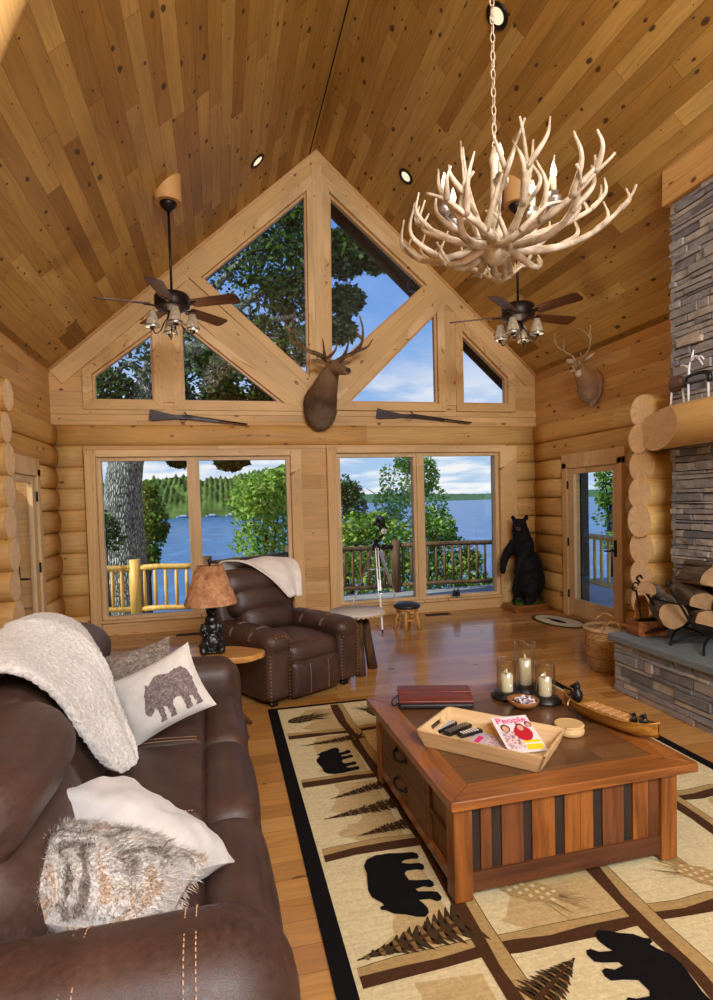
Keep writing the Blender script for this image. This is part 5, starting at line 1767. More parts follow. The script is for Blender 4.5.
def firewood():
    bark = wood('firewood_bark', srgb(70, 62, 54), srgb(128, 116, 102), 'x', 1.4, .95, .1, 0, True, 1)
    cut = wood('split_face', srgb(150, 112, 68), srgb(206, 170, 122), 'x', 1, .8, .2)
    end = plain('sawn_end', srgb(150, 118, 80), .85, var=.55, sc=16, bump=.5)
    rk = thing('firewood_rack', 'black wrought-iron log rack with curled feet on the hearth', 'log rack', (3.68, 3.86, HT))
    m = MB()
    # two curved cradle hoops across x, joined along y
    for y in (-.16, .16):
        m.tube(spline([(-.40, y, .50), (-.30, y, .36), (-.17, y, .18), (0, y, .10), (.12, y, .16), (.2, y, .3), (.22, y, .5)], 7), .011, 8)
        m.tube(spline([(-.22, y + .2, .0), (-.20, y + .16, .035), (-.10, y + .08, .075), (0, y, .10), (.08, y - .06, .075), (.16, y - .12, .04), (.2, y - .16, 0)], 6), .010, 8)
        m.tube(spline([(-.24, y - .16, 0), (-.20, y - .12, .05), (-.10, y - .05, .085), (0, y, .10)], 6), .010, 8)
        m.tube(spline([(-.40, y, .50), (-.42, y, .53), (-.39, y, .55), (-.37, y, .525)], 5), .009, 8)
    for (x, z) in ((-.30, .36), (0, .10), (.20, .3)): m.tube([(x, -.16, z), (x, .16, z)], .008, 8)
    m.build('frame', M['iron'], rk)
    labs = ['split firewood log with a pale face, uppermost left on the rack', 'large split log lying across the top of the rack', 'round grey-barked log end low at the left of the rack', 'wedge of firewood in the middle of the rack',
            'firewood log with a sawn pale end at the right of the rack', 'lowest split log resting in the bottom of the rack', 'thin dark branch on the very top of the wood pile']
    #      x,    y,   z,    r,   len, yaw, tilt, wedge
    specs = [(-.25, .20, .40, .075, .42, 40, 12, 1), (.06, -.02, .50, .12, .52, 65, 6, 1), (-.16, .12, .255, .11, .40, 60, 0, 0), (.0, .02, .36, .095, .42, 62, -4, 1),
             (.10, -.13, .33, .105, .44, 64, 0, 0), (.0, -.02, .21, .09, .46, 62, 4, 1), (.10, .06, .625, .028, .50, 70, 3, 0)]
    for lab, (x, y, z, r, L, ya, ti, wd) in zip(labs, specs):
        r5 = random.Random(lab)
        o = thing('firewood_log', lab, 'firewood', (3.68 + x, 3.86 + y, HT + z), 0, 'firewood logs stacked on the hearth rack')
        o.rotation_euler = (0, R(ti), R(ya))
        n = 16; prof = []
        for k in range(n):
            a = 2 * PI * k / n; q = r * (1 + r5.uniform(-.06, .06))
            px_, py_ = q * math.cos(a), q * math.sin(a)
            if wd: py_ = max(py_, -r * .35 + .25 * px_) if k % 2 == 0 or True else py_
            prof.append((px_, py_))
        mb = MB(); st = 6; vs = []
        for i in range(st + 1):
            w = 1 + r5.uniform(-.03, .03)
            for (a, b) in prof: vs.append((-L / 2 + L * i / st, a * w, b * w))
        fs = [(i * n + k, (i + 1) * n + k, (i + 1) * n + (k + 1) % n, i * n + (k + 1) % n) for i in range(st) for k in range(n)]
        mats = [1 if wd and prof[k][1] < -r * .3 + .26 * prof[k][0] + .01 and prof[(k + 1) % n][1] < -r * .3 + .26 * prof[(k + 1) % n][0] + .01 else 0 for i in range(st) for k in range(n)]
        mb.add(vs, fs, 0, True)
        for i, q in enumerate(mats): mb.m[i] = q
        mb.build('bark', [bark, cut], o)
        for sx, i0 in ((-1, 0), (1, st * n)):
            ring_ = vs[i0:i0 + n]; e = MB(); e.add([(sx * L / 2 + sx * .001, p[1] * .97, p[2] * .97) for p in ring_], [tuple(range(n)) if sx > 0 else tuple(reversed(range(n)))])
            e.build('sawn_end', end, o)


firewood()


def tool_box():
    s = thing('kindling_box', 'small brown wooden box at the far end of the hearth', 'box', (3.55, 4.26, HT), R(-6))
    w = wood('box_wood', srgb(112, 60, 26), srgb(170, 104, 54), 'y', 1.4, .5)
    m = MB(); a, b, h, t = .13, .085, .125, .012
    m.bx(-a, a, -b, b, 0, t); m.bx(-a, a, -b, -b + t, t, h); m.bx(-a, a, b - t, b, t, h); m.bx(-a, -a + t, -b + t, b - t, t, h); m.bx(a - t, a, -b + t, b - t, t, h)
    m.build('box', w, s)
    m = MB(); m.tube([(-a * .5, 0, h + .004), (.06, -.02, h + .01)], .008, 8); m.ell((.07, -.02, h + .012), (.025, .018, .014), 9, 7); m.bx(-.09, .09, -.03, .03, t, h); m.build('fire_starter', M['iron'], s)
    b = thing('hearth_board', 'upright tan wooden board standing behind the kindling box', 'board', (3.62, 4.395, .0), R(-4))
    MB().prism([(-.085, 0), (.085, 0), (.07, .72), (.03, .80), (-.035, .80), (-.06, .72)], .025, Matrix.Translation((0, .0325, 0)) @ Matrix.Rotation(R(90), 4, 'X')).build('board', M['slab'], b, bevel=.006)
    p = thing('fire_poker', 'black iron fire poker with a ring handle leaning at the hearth end', 'fire poker', (3.50, 4.30, .0))
    p.location = (3.47, 4.20, HT)
    m = MB(); m.tube([(.02, .02, .0), (-.01, .03, .20), (-.04, .04, .38)], [.006, .007, .008], 8)
    m.tube([Vector((-.045, .04, .42)) + Vector((math.cos(a * PI / 8) * .032, 0, math.sin(a * PI / 8) * .036)) for a in range(17)], .007, 7)
    m.build('shaft', M['iron'], p)
    m = MB(); m.tube(spline([(-.005, .03, .18), (.0, .028, .15), (.02, .02, .145)], 4), .006, 6); m.build('hook', M['iron'], p)


tool_box()


def basket():
    s = thing('wicker_basket', 'round tan wicker basket with looped handles at the end of the hearth', 'basket', (3.655, 4.91, 0))
    wk = island('wicker', [(0, srgb(168, 124, 70)), (.5, srgb(204, 164, 106)), (1, srgb(186, 142, 86))], .7)
    m = MB(); R0, R1, H = .165, .215, .40; rows, n = 20, 44
    for i in range(rows):
        z = .012 + (H - .02) * i / rows; rad = R0 + (R1 - R0) * (i / rows) ** .6
        m.tube([((rad + .006 * (1 if (k + i) % 2 else -1)) * math.cos(2 * PI * k / n), (rad + .006 * (1 if (k + i) % 2 else -1)) * math.sin(2 * PI * k / n), z) for k in range(n + 1)], .0085, 6, cap=False)
    m.build('weave', wk, s)
    m = MB()
    for k in range(n // 2):
        a = 2 * PI * (2 * k + .5) / n; m.tube([((R0 + (R1 - R0) * (j / 5) ** .6) * math.cos(a), (R0 + (R1 - R0) * (j / 5) ** .6) * math.sin(a), .005 + H * .97 * j / 5) for j in range(6)], .006, 5)
    m.lathe([(0, .004), (R0, .004), (R0, .014), (0, .014)], 24); m.build('stakes', wk, s)
    m = MB(); m.tube([(R1 * 1.01 * math.cos(2 * PI * k / 40), R1 * 1.01 * math.sin(2 * PI * k / 40), H) for k in range(41)], .019, 10, cap=False); m.build('rim', plain('rim_wicker', srgb(190, 158, 112), .7, var=.25, sc=50, bump=.4), s)
    for a in (62, 242):
        a = R(a); h = MB()
        pts = []
        for k in range(15):
            t = PI * k / 14; w = .085 * math.cos(t); pts.append(Vector((R1 * math.cos(a) - math.sin(a) * w, R1 * math.sin(a) + math.cos(a) * w, H + .10 * math.sin(t))))
        for off in (0, PI):
            h.tube([p + Vector((.008 * math.cos(i * 1.2 + off), .008 * math.sin(i * 1.2 + off), .006 * math.sin(i * 1.2 + off))) for i, p in enumerate(pts)], .008, 6)
        h.build('handle', wk, s)
    p = thing('newspaper', 'crumpled white newspapers lying in the wicker basket', 'newspaper', (3.655, 4.91, .30)); r6 = random.Random(2)
    for i in range(4):
        c = Vector((r6.uniform(-.05, .05), r6.uniform(-.05, .05), .012 + .022 * i)); a = r6.random() * 3
        m = MB(); m.grid(lambda u, v: Vector((c.x + (u - .5) * .24 * math.cos(a) - (v - .5) * .20 * math.sin(a), c.y + (u - .5) * .24 * math.sin(a) + (v - .5) * .20 * math.cos(a), c.z + .012 * mnoise.noise(Vector((u * 3, v * 3, i * 3.1))))), 8, 8)
        m.build('sheet', plain('newsprint', srgb(216, 216, 220), .8, var=.18, sc=26), p)
    MB().lathe([(0, -.285), (.155, -.285), (.18, -.01), (0, .0)], 20).build('paper_stack', plain('newsprint_stack', srgb(190, 188, 186), .9, var=.2), p)


basket()


def mantel_items():
    zt = 2.265 + .1555
    a = thing('spring_clamp_rest', 'brown saddle-shaped ornament on two pale legs at the far end of the mantel', 'ornament', (3.74, 4.12, zt - .003)); a.name = 'saddle_ornament'
    m = MB(); m.rbox((0, 0, .185), (.05, .15, .10), .022, k=3, mid=3, bulge=(.01, 0, .02)); m.tube([(0, .05, .22), (0, .055, .32)], [.016, .009], 8); m.ell((0, .055, .335), .016, 8, 6)
    m.build('saddle', wood('saddle_brown', srgb(58, 40, 30), srgb(112, 84, 66), 'y', 2, .6), a)
    for y in (-.06, .055): MB().tube([(0, y * 1.3, 0), (0, y, .15)], [.009, .009], 8).build('leg', M['white'], a)
    b = thing('horseshoe_ornament', 'dark horseshoe-shaped ornament on two pale legs topped by a white antler', 'ornament', (3.70, 3.86, zt - .003))
    m = MB(); ar = [Vector((0, .115 * math.cos(PI * k / 12) * 1.0, .16 + .055 * math.sin(PI * k / 12) ** .5)) for k in range(13)]
    m.tube([(0, .115, .13)] + ar + [(0, -.115, .13)], .02, 8); m.build('horseshoe', M['black'], b)
    m = MB(); m.rbox((.0, 0, .185), (.03, .19, .05), .012, k=2, mid=2); m.build('slate_block', plain('slate_grey', srgb(104, 112, 120), .5), b)
    for y in (-.10, .095): MB().tube([(0, y, 0), (0, y, .15)], .009, 8).build('leg', M['white'], b)
    m = MB(); V = Vector; o = V((0, .09, .21))
    for pts in ([(0, 0, 0), (0, -.005, .08), (0, -.03, .16)], [(0, -.005, .07), (0, .05, .10), (0, .085, .105)], [(0, -.02, .12), (0, -.065, .145), (0, -.10, .12), (0, -.14, .06)], [(0, -.03, .14), (0, -.05, .20)], [(0, -.08, .135), (0, -.125, .13), (0, -.15, .10)]):
        sp = spline([o + V(p) for p in pts], 4); m.tube(sp, taper(.011, .005, len(sp)), 7)
    m.build('white_antler', M['white'], b)


mantel_items()


# ================================================================== chandelier, fans, ceiling lights
def chandelier():
    C0 = Vector((1.435, 2.79, 2.99)); s = thing('antler_chandelier', 'large cast antler chandelier with candle lights hanging on a pale chain', 'chandelier', C0); r7 = random.Random(11)
    V = Vector
    def ant(az, Rr, rise, dip, tw, sc, tines, r0=.021):
        Rr *= 1 + .15 * math.cos(az + tw)
        def P(t):
            r = .05 + (Rr - .05) * (1 - (1 - t) ** 1.5); a = az + tw * t
            return V((r * math.cos(a), r * math.sin(a), dip * math.sin(PI * min(1, t * 1.25)) + rise * t ** 1.9))
        m = MB(); pts = [P(i / 16) for i in range(17)]; m.tube(pts, taper(r0, r0 * .22, 17, .9), 9)
        for (t, L, side, lean) in tines:
            b = P(t); tg = (P(min(1, t + .05)) - P(t - .05)).normalized(); a = az + tw * t; sd = V((-math.sin(a), math.cos(a), 0)) * side; rd = V((math.cos(a), math.sin(a), 0))
            c = b + (V((0, 0, 1)) * .45 + rd * lean + sd * .35) * L; e = b + (V((0, 0, 1)) * 1.0 + rd * lean * .75 + sd * .5) * L
            sp = spline([b - tg * .01, c, e], 6); m.tube(sp, taper(r0 * (.85 - .3 * t), r0 * .16, len(sp), .9), 8)
        m.build('antler', M['antler'], s)
    for i in range(9):
        az = 2 * PI * i / 9 + r7.uniform(-.12, .12); sd = 1 if i % 2 else -1
        ant(az, r7.uniform(.54, .62), r7.uniform(.10, .20), r7.uniform(-.05, -.0), sd * r7.uniform(.35, .7), 1, [(.36, r7.uniform(.18, .26), -sd, .5), (.60, r7.uniform(.15, .22), -sd * .7, .4), (.80, r7.uniform(.09, .14), -sd, .4)], .026)
    for i in range(7):
        az = 2 * PI * (i + .5) / 7 + r7.uniform(-.15, .15); sd = -1 if i % 2 else 1
        ant(az, r7.uniform(.42, .52), r7.uniform(.24, .36), r7.uniform(.0, .05), sd * r7.uniform(.3, .7), 1, [(.42, r7.uniform(.16, .22), sd, .7), (.7, r7.uniform(.12, .18), -sd, .4)], .024)
    for i in range(4):
        az = 2 * PI * (i + .3) / 4; sd = 1 if i % 2 else -1
        ant(az, r7.uniform(.16, .30), r7.uniform(.46, .60), .02, sd * .5, 1, [(.5, r7.uniform(.12, .18), -sd, .7)], .022)
    for i in range(7):
        az = 2 * PI * (i + .6) / 7 + r7.uniform(-.15, .15); sd = -1 if i % 2 else 1
        ant(az, r7.uniform(.34, .46), r7.uniform(.0, .05), -.08, sd * .8, 1, [(.55, r7.uniform(.07, .11), sd, .6)], .022)
    m = MB(); m.lathe([(0, -.09), (.03, -.085), (.055, -.06), (.075, -.03), (.08, .02), (.05, .06), (.03, .12), (.02, .40), (.028, .44), (.012, .50), (0, .50)], 18); m.build('hub', M['antler'], s)
    for i in range(6):
        a = 2 * PI * (i + .15) / 6; r = .30 if i % 2 else .24; x, y, z = r * math.cos(a), r * math.sin(a), .14 if i % 2 else .2
        m = MB(); m.lathe([(0, -.03), (.02, -.03), (.034, -.005), (.036, .012), (.02, .014), (.024, .035), (.014, .04), (0, .04)], 14, (x, y, z)); m.tube([(x, y, z - .03), (x * .6, y * .6, z - .12), (x * .2, y * .2, z - .12)], .007, 6); so = m.build('candle_cup', M['silver'], s)
        MB().lathe([(0, .04), (.0125, .04), (.0125, .10), (0, .10)], 12, (x, y, z)).build('candle_sleeve', M['candle'], so)
        MB().lathe([(.006, .10), (.014, .115), (.016, .13), (.010, .155), (.002, .18), (0, .182)], 12, (x, y, z)).build('bulb', M['bulb'], so)
    ztop = ZR - .12 - C0.z; m = MB(); z = .48; i = 0; ln = .052
    while z < ztop:
        pts = []
        for k in range(13):
            a = 2 * PI * k / 12; p = V((.011 * math.cos(a), 0, ln / 2 + .026 * math.sin(a) + .0))
            if i % 2: p = V((0, p.x, p.z))
            pts.append(p + V((0, 0, z)))
        m.tube(pts, .0036, 5, cap=False); z += ln * .86; i += 1
    ch = m.build('chain', M['antler'], s); ch['label'] = 'pale link chain'
    MB().lathe([(0, ztop - .0), (.07, ztop), (.06, ztop + .02), (.0, ztop + .04)], 16).build('ceiling_plate', M['antler'], s)


chandelier()


def ceiling_fan(name_label, C0, x_ceil, a0, blocktone):
    s = thing('ceiling_fan', name_label, 'ceiling fan', C0)
    zc0 = zc(x_ceil); top = zc0 - C0[2]
    # turned wood block under the slope, canopy, rod
    m = MB(); n = 24; rb = .135; vs = []
    slope = sl if x_ceil < XA else -sr
    for k in range(n):
        a = 2 * PI * k / n; x, y = rb * math.cos(a), rb * math.sin(a); vs.append((x, y, top - .17)); 
    for k in range(n):
        a = 2 * PI * k / n; x, y = rb * math.cos(a), rb * math.sin(a); vs.append((x, y, max(top - .165, top + slope * x + .02)))
    m.add(vs, [(k, (k + 1) % n, n + (k + 1) % n, n + k) for k in range(n)], 0, True); m.add(vs[:n], [tuple(reversed(range(n)))]); m.add(vs[n:], [tuple(range(n))])
    m.build('mounting_block', M['logend_block'], s)
    MB().lathe([(0, top - .26), (.025, top - .26), (.035, top - .245), (.075, top - .21), (.085, top - .185), (.085, top - .172), (0, top - .172)], 24).build('canopy', M['bronze'], s)
    MB().tube([(0, 0, .10), (0, 0, top - .24)], .0135, 10).build('down_rod', M['bronze'], s)
    MB().lathe([(0, .13), (.03, .13), (.035, .10), (.08, .095), (.16, .085), (.178, .06), (.178, -.04), (.16, -.06), (.10, -.08), (.08, -.10), (.0, -.10)], 30).build('motor', M['bronze'], s)
    for k in range(5):
        a = R(a0 + 72 * k)
        m = MB(); m.bar((.12, 0, -.045), (.24, 0, -.035), .035, .008); m.bar((.22, -.03, -.032), (.28, -.03, -.03), .02, .006); m.bar((.22, .03, -.032), (.28, .03, -.03), .02, .006)
        ir = m.build('blade_iron', M['bronze'], s); ir.rotation_euler = (0, 0, a)
        m = MB(); pts = [(.22, -.06), (.25, -.07), (.70, -.086), (.735, -.072), (.745, -.04), (.745, .04), (.735, .072), (.70, .086), (.25, .07), (.22, .06)]
        m.prism(pts, .007, Matrix.Translation((0, 0, -.03)) @ Matrix.Rotation(R(-13), 4, 'X'))
        b = m.build('blade', M['blade'], s); b.rotation_euler = (0, 0, a)
    m = MB(); m.lathe([(0, -.10), (.045, -.10), (.05, -.13), (.06, -.16), (.045, -.19), (.02, -.20), (.012, -.23), (0, -.235)], 20); m.build('light_fitter', M['bronze'], s)
    for k in range(4):
        a = R(a0 + 20 + 90 * k); c, si = math.cos(a), math.sin(a); P = lambda r, z: (r * c, r * si, z)
        m = MB(); m.tube(spline([P(.04, -.16), P(.08, -.20), P(.13, -.30), P(.175, -.325), P(.20, -.285)], 6), .007, 7)
        m.lathe([(0, -.29), (.022, -.29), (.028, -.27), (.028, -.262), (0, -.262)], 14, P(.20, 0)); arm = m.build('light_arm', M['bronze'], s)
        m = MB(); m.lathe([(.072, -.245), (.034, -.10), (.032, -.10), (.069, -.245)], 20, P(.20, 0), cap=False); m.build('lamp_shade', M['mica'], arm)
        m = MB(); m.lathe([(.072, -.264), (.075, -.255), (.072, -.243), (.067, -.25)], 20, P(.20, 0), cap=False); m.build('shade_rim', M['silver'], arm)
        MB().ell(P(.20, -.215), (.018, .018, .03), 10, 8).build('bulb', M['fanbulb'], arm)
    MB().tube([(.0, 0, -.23), (0, 0, -.33)], .0022, 5).build('pull_chain', M['brass'], s)


M['logend_block'] = plain('turned_pine', srgb(214, 166, 104), .5, var=.1, sc=6)
n_ = NT('mica_shade'); f_ = n_.noise(n_.tc(), 30, 4)
M['mica'] = n_.fin(n_.ramp(f_, [(.3, srgb(150, 132, 106)), (.7, srgb(206, 190, 160))]), .5)
n_.b.inputs['Emission Color'].default_value = (1, .8, .55, 1); n_.b.inputs['Emission Strength'].default_value = .06
M['fanbulb'] = emit('fan_bulb', (1, .85, .6), 3)
ceiling_fan('ceiling fan with walnut blades hanging on a long rod at the left', (-.40, 6.35, 3.80), -.40, -99, 0)
ceiling_fan('ceiling fan with walnut blades below the chandelier at the right', (3.27, 5.87, 3.72), 3.27, -65, 0)
for (x, y, lab) in ((.60, 7.28, 'small recessed ceiling light left of the roof peak'), (2.45, 7.15, 'recessed ceiling light right of the roof peak by the back wall'), (2.45, 4.67, 'recessed ceiling light behind the chandelier chain')):
    o = thing('recessed_light', lab, 'ceiling light', (x, y, zc(x) - .002)); ang = math.atan(sl) if x < XA else -math.atan(sr)
    o.rotation_euler = (0, -ang, 0)
    MB().lathe([(.068, .0), (.108, .0), (.11, -.008), (.10, -.014), (.07, -.010), (.068, 0)], 28).build('trim_ring', M['bronze'], o)
    MB().lathe([(0, -.004), (.068, -.004), (.068, -.002), (0, -.002)], 24).build('lens', M['canlens'], o)
# ================================================================== outdoors
DZ = -.25
M['deckw'] = planks('weathered_deck', .14, 3.6, [srgb(150, 150, 142), srgb(166, 164, 154), srgb(140, 138, 130)], .7, .004, knots=.2, grain=.5)
mb = MB(); mb.bx(-6, 9.5, YB + .2, 10.4, DZ - .1, DZ)
mb.prism([(-.6, 10.4), (9.5, 10.4), (9.5, 11.9), (2.3, 11.9), (1.2, 11.6)], .1, Matrix.Translation((0, 0, DZ - .1)))
struct(mb.build('deck_floor', M['deckw'], uv='xy'))
M['railnew'] = wood('peeled_yellow_pole', srgb(176, 128, 50), srgb(236, 196, 104), 'z', .8, .5)
M['railshade'] = wood('shaded_brown_pole', srgb(58, 40, 24), srgb(104, 78, 48), 'z', .8, .7)  # tree shade over these rails is painted in as darker wood


def railing(label, p, q, n, mat, zt=.68, zb=-.02, posts=(), rb=.032, rr_=.05):
    p, q = Vector((*p, 0)), Vector((*q, 0)); d = q - p; L = d.length
    s = thing('deck_railing', label, 'railing', (p.x, p.y, DZ)); V = lambda t, z: d * t + Vector((0, 0, z - DZ))
    for z, r, nm in ((zt, rr_, 'top_rail'), (zb, rr_ * .9, 'bottom_rail')):
        MB().tube([V(0, z), V(.33, z + .008), V(.66, z - .006), V(1, z)], r, 10).build(nm, mat, s)
    for i in range(n):
        t = (i + .5) / n; MB().tube([V(t, zb), V(t, (zt + zb) / 2), V(t, zt)], [rb * .8, rb, rb * .8], 8).build('baluster', mat, s)
    for t in posts:
        MB().tube([V(t, DZ + .0), V(t, zt + .14)], .09, 12).build('post', mat, s)


railing('yellow peeled-log deck railing section in front of the big tree trunk', (-4.0, 10.95), (-1.42, 10.36), 17, M['railnew'], posts=(1.0,))
railing('yellow peeled-log deck railing between the tree trunk and the left window mullion', (-1.36, 10.35), (-.32, 10.24), 6, M['railnew'])
railing('dim log railing running out behind the recliner', (-.28, 10.24), (1.34, 11.57), 12, M['railshade'], zt=.69, posts=(0.02,))
railing('shade-darkened log railing left of the railing post in the right window', (1.34, 11.57), (3.62, 11.78), 13, M['railshade'], zt=.72, zb=-.1, posts=(0.0, 1.0))
railing('shade-darkened log railing right of the railing post in the right window', (3.68, 11.78), (6.6, 11.55), 16, M['railshade'], zt=.74, zb=-.1, posts=(1.0,))
railing('sunlit yellow log railing seen through the right door', (6.72, 11.4), (6.45, 7.2), 20, M['railnew'], zt=.95, zb=.12, posts=(.98,))
o = thing('door_mat', 'dark door mat lying on the deck outside the right door', 'mat', (5.75, 7.4, DZ)); MB().bx(-.45, .45, -.7, .7, 0, .015).build('mat', plain('dark_mat', srgb(40, 40, 44), .9), o)
struct(MB().bx(5.15, 5.27, 7.50, 7.62, DZ, 3.4).build('reflection_post', plain('reflection_dark', srgb(40, 30, 24), .7)))  # added dark post standing in for a dark reflection in the door glass
# added log wall: stands in for logs reflected in door glass, blocks sun
mb = MB()
for k in range(NLOG): log_course(mb, (-3.3, 4.6), (-3.3, 9.0), (1, 0), k, .09)
mb.bx(-3.45, -3.3, 4.6, 9.0, 0, ZLOG)
struct(mb.build('wall_left_added', M['log'], uv=uv_log(1)))
# roof overhang and flood light
mb = MB()
ov = plain('soffit_brown', srgb(74, 60, 48), .8)
for (xa, za, xb, zb) in ((XL - .6, zc(XL) - .6 * sl, XA, ZR), (XR + .6, zc(XR) - .6 * sr, XA, ZR)):
    d = Vector((xb - xa, 0, zb - za)).normalized(); nn = Vector((d.z, 0, -d.x)) * (1 if xa > xb else -1); nn = nn if nn.z < 0 else -nn
    for (off, t, y0, y1) in ((.02, .1, YB + .2, YB + .70), (-.20, .22, YB + .68, YB + .73)):
        vs = []
        for y in (y0, y1):
            for (x, z) in ((xa, za), (xb, zb)):
                for o_ in (off, off + .0 - t if off > 0 else off + t + .02):
                    p = Vector((x, y, z)) - nn * o_; vs.append(p)
        mb.add(vs, [(0, 1, 3, 2), (4, 6, 7, 5), (0, 4, 5, 1), (2, 3, 7, 6), (0, 2, 6, 4), (1, 5, 7, 3)])
struct(mb.build('roof_overhang', ov))
o = thing('flood_light', 'round dark flood light under the eave outside the upper right window', 'outdoor light', (3.02, YB + .30, 4.98))
MB().lathe([(.0, -.09), (.09, -.08), (.12, -.02), (.10, .05), (.05, .08), (0, .085)], 18).build('housing', M['bronze'], o)
MB().tube([(0, 0, .08), (.03, -.05, .16), (.10, -.1, .20)], .015, 8).build('bracket', M['bronze'], o)

# ---- lake, shores
def water():
    n = NT('lake_water'); t = n.tc(); x, y, z = n.sep(t)
    f = n.noise(n.comb(n.math('MULTIPLY', x, .12), n.math('MULTIPLY', y, .05), 0), 2.0, 5, .65)
    c = n.ramp(f, [(.3, srgb(22, 70, 118)), (.55, srgb(46, 108, 160)), (.75, srgb(96, 156, 200))])
    n.bump(n.noise(n.comb(n.math('MULTIPLY', x, .5), n.math('MULTIPLY', y, .25), 0), 3, 4, .7), .35, .3)
    return n.fin(c, .28, 0, .35)


LZ = -6.0
wo = MB().add([(-3000, 24, LZ), (5000, 24, LZ), (5000, 6000, LZ), (-3000, 6000, LZ)], [(0, 1, 2, 3)]).build('lake', water()); struct(wo)
def grass():
    n = NT('shore_ground'); return n.fin(n.ramp(n.noise(n.tc(), .8, 4), [(.3, srgb(40, 60, 24)), (.7, srgb(86, 104, 50))]), .95)
mb = MB(); mb.add([(-40, 8, -2.2), (60, 8, -2.2), (60, 16, -3.2), (-40, 16, -3.2), (60, 30, LZ - .4), (-40, 30, LZ - .4)], [(0, 1, 2, 3), (3, 2, 4, 5)]); struct(mb.build('ground', grass()))


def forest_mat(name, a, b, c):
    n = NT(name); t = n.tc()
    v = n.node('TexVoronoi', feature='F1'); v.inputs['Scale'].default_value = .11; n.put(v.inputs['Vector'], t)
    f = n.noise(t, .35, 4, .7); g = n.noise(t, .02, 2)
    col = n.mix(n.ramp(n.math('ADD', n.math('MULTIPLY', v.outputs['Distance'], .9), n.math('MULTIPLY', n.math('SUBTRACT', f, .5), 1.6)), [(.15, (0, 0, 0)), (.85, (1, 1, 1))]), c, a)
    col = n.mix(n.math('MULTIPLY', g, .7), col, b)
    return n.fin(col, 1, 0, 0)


def hill(name, x0, x1, y0, depth, hfun, mat, label, nx=160, ny=10):
    rr_ = random.Random(name)
    def f(u, v):
        x = x0 + (x1 - x0) * u; h = hfun(u) * math.sin(PI / 2 * min(1, v * 1.15)) ** .75
        bump = (abs(mnoise.noise(Vector((x * .09, v * 14, 2)))) + .8 * abs(mnoise.noise(Vector((x * .27, v * 34, 5))))) * 8 * min(1, v * 6)
        return Vector((x, y0 + depth * v, LZ + .1 + h + bump * (1 if h > 1 else h)))
    mb = MB(); mb.grid(f, nx, ny); o = mb.build(name, mat); tag(o, label, 'forest', kind='stuff'); return o


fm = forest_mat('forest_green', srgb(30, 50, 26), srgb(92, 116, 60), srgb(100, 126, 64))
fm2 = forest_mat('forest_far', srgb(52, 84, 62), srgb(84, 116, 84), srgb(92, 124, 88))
def prof(u): return (30 + 5 * math.sin(u * 9) - 6 * u + 3 * math.sin(u * 23)) * min(1, u * 9 + .3) * (1 - max(0, (u - .80) / .2) ** 2)
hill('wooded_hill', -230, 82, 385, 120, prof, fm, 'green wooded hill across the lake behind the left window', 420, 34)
hill('far_shore', 100, 3200, 2300, 400, lambda u: 34 * (1 - .3 * u) + 6 * math.sin(u * 12), fm2, 'low hazy wooded far shore seen in the right window', 260, 8)
def near_prof(u): return 19 * max(0, 1 - u) ** .7 + 2
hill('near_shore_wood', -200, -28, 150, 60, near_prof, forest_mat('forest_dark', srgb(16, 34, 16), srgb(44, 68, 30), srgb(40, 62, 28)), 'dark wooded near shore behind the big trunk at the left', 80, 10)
for i, (px, lab) in enumerate(((186, 'white boat on the far shore just left of the left window mullion'), (213, 'white boat on the far shore just right of the left window mullion'), (232, 'white boat on the far shore below the leafy bush'))):
    p = at(px, 516, 395); o = thing('boat', lab, 'boat', (p.x, 383, LZ), R(10)); m = MB()
    m.grid(lambda u, v: Vector(((u - .5) * 9, 1.4 * (1 - abs(2 * u - 1) ** 3) * (2 * v - 1), .1 + 1.2 * abs(2 * v - 1))), 10, 6); m.bx(-2, 1.5, -1, 1, .8, 2.2); m.build('hull', M['white'], o)


# ---- trees
LEAF = {}
def leafmat(name, a, b, c): LEAF[name] = island(name, [(0, a), (.5, b), (1, c)], .6, .3, 3, .2, trans=.35)
leafmat('maple', srgb(48, 82, 30), srgb(84, 124, 48), srgb(136, 172, 80)); leafmat('dark', srgb(30, 54, 26), srgb(52, 82, 38), srgb(84, 116, 56)); leafmat('bright', srgb(92, 132, 50), srgb(136, 176, 78), srgb(190, 212, 122))
leafmat('shrub', srgb(60, 100, 34), srgb(112, 152, 56), srgb(178, 198, 92)); leafmat('oakdark', srgb(20, 40, 20), srgb(42, 68, 30), srgb(90, 124, 56))


def leaves(mb, centers, n, size, rr_, droop=0):
    for i in range(n):
        c, r = rr_.choice(centers)
        while True:
            q = Vector((rr_.uniform(-1, 1), rr_.uniform(-1, 1), rr_.uniform(-1, 1)))
            if q.length < 1: break
        q = q.normalized() * (q.length ** .55)
        p = Vector(c) + Vector((q.x * r[0], q.y * r[1], q.z * r[2]))
        a = Vector((rr_.uniform(-1, 1), rr_.uniform(-1, 1), rr_.uniform(-.8, .5) - droop)).normalized(); b = a.orthogonal().normalized()
        b = (Matrix.Rotation(rr_.random() * 6.3, 3, a) @ b); s_ = size * rr_.uniform(.6, 1.3)
        mb.add([p, p + a * s_ * .5 + b * s_ * .32, p + a * s_, p + a * s_ * .5 - b * s_ * .32], [(0, 1, 2, 3)])


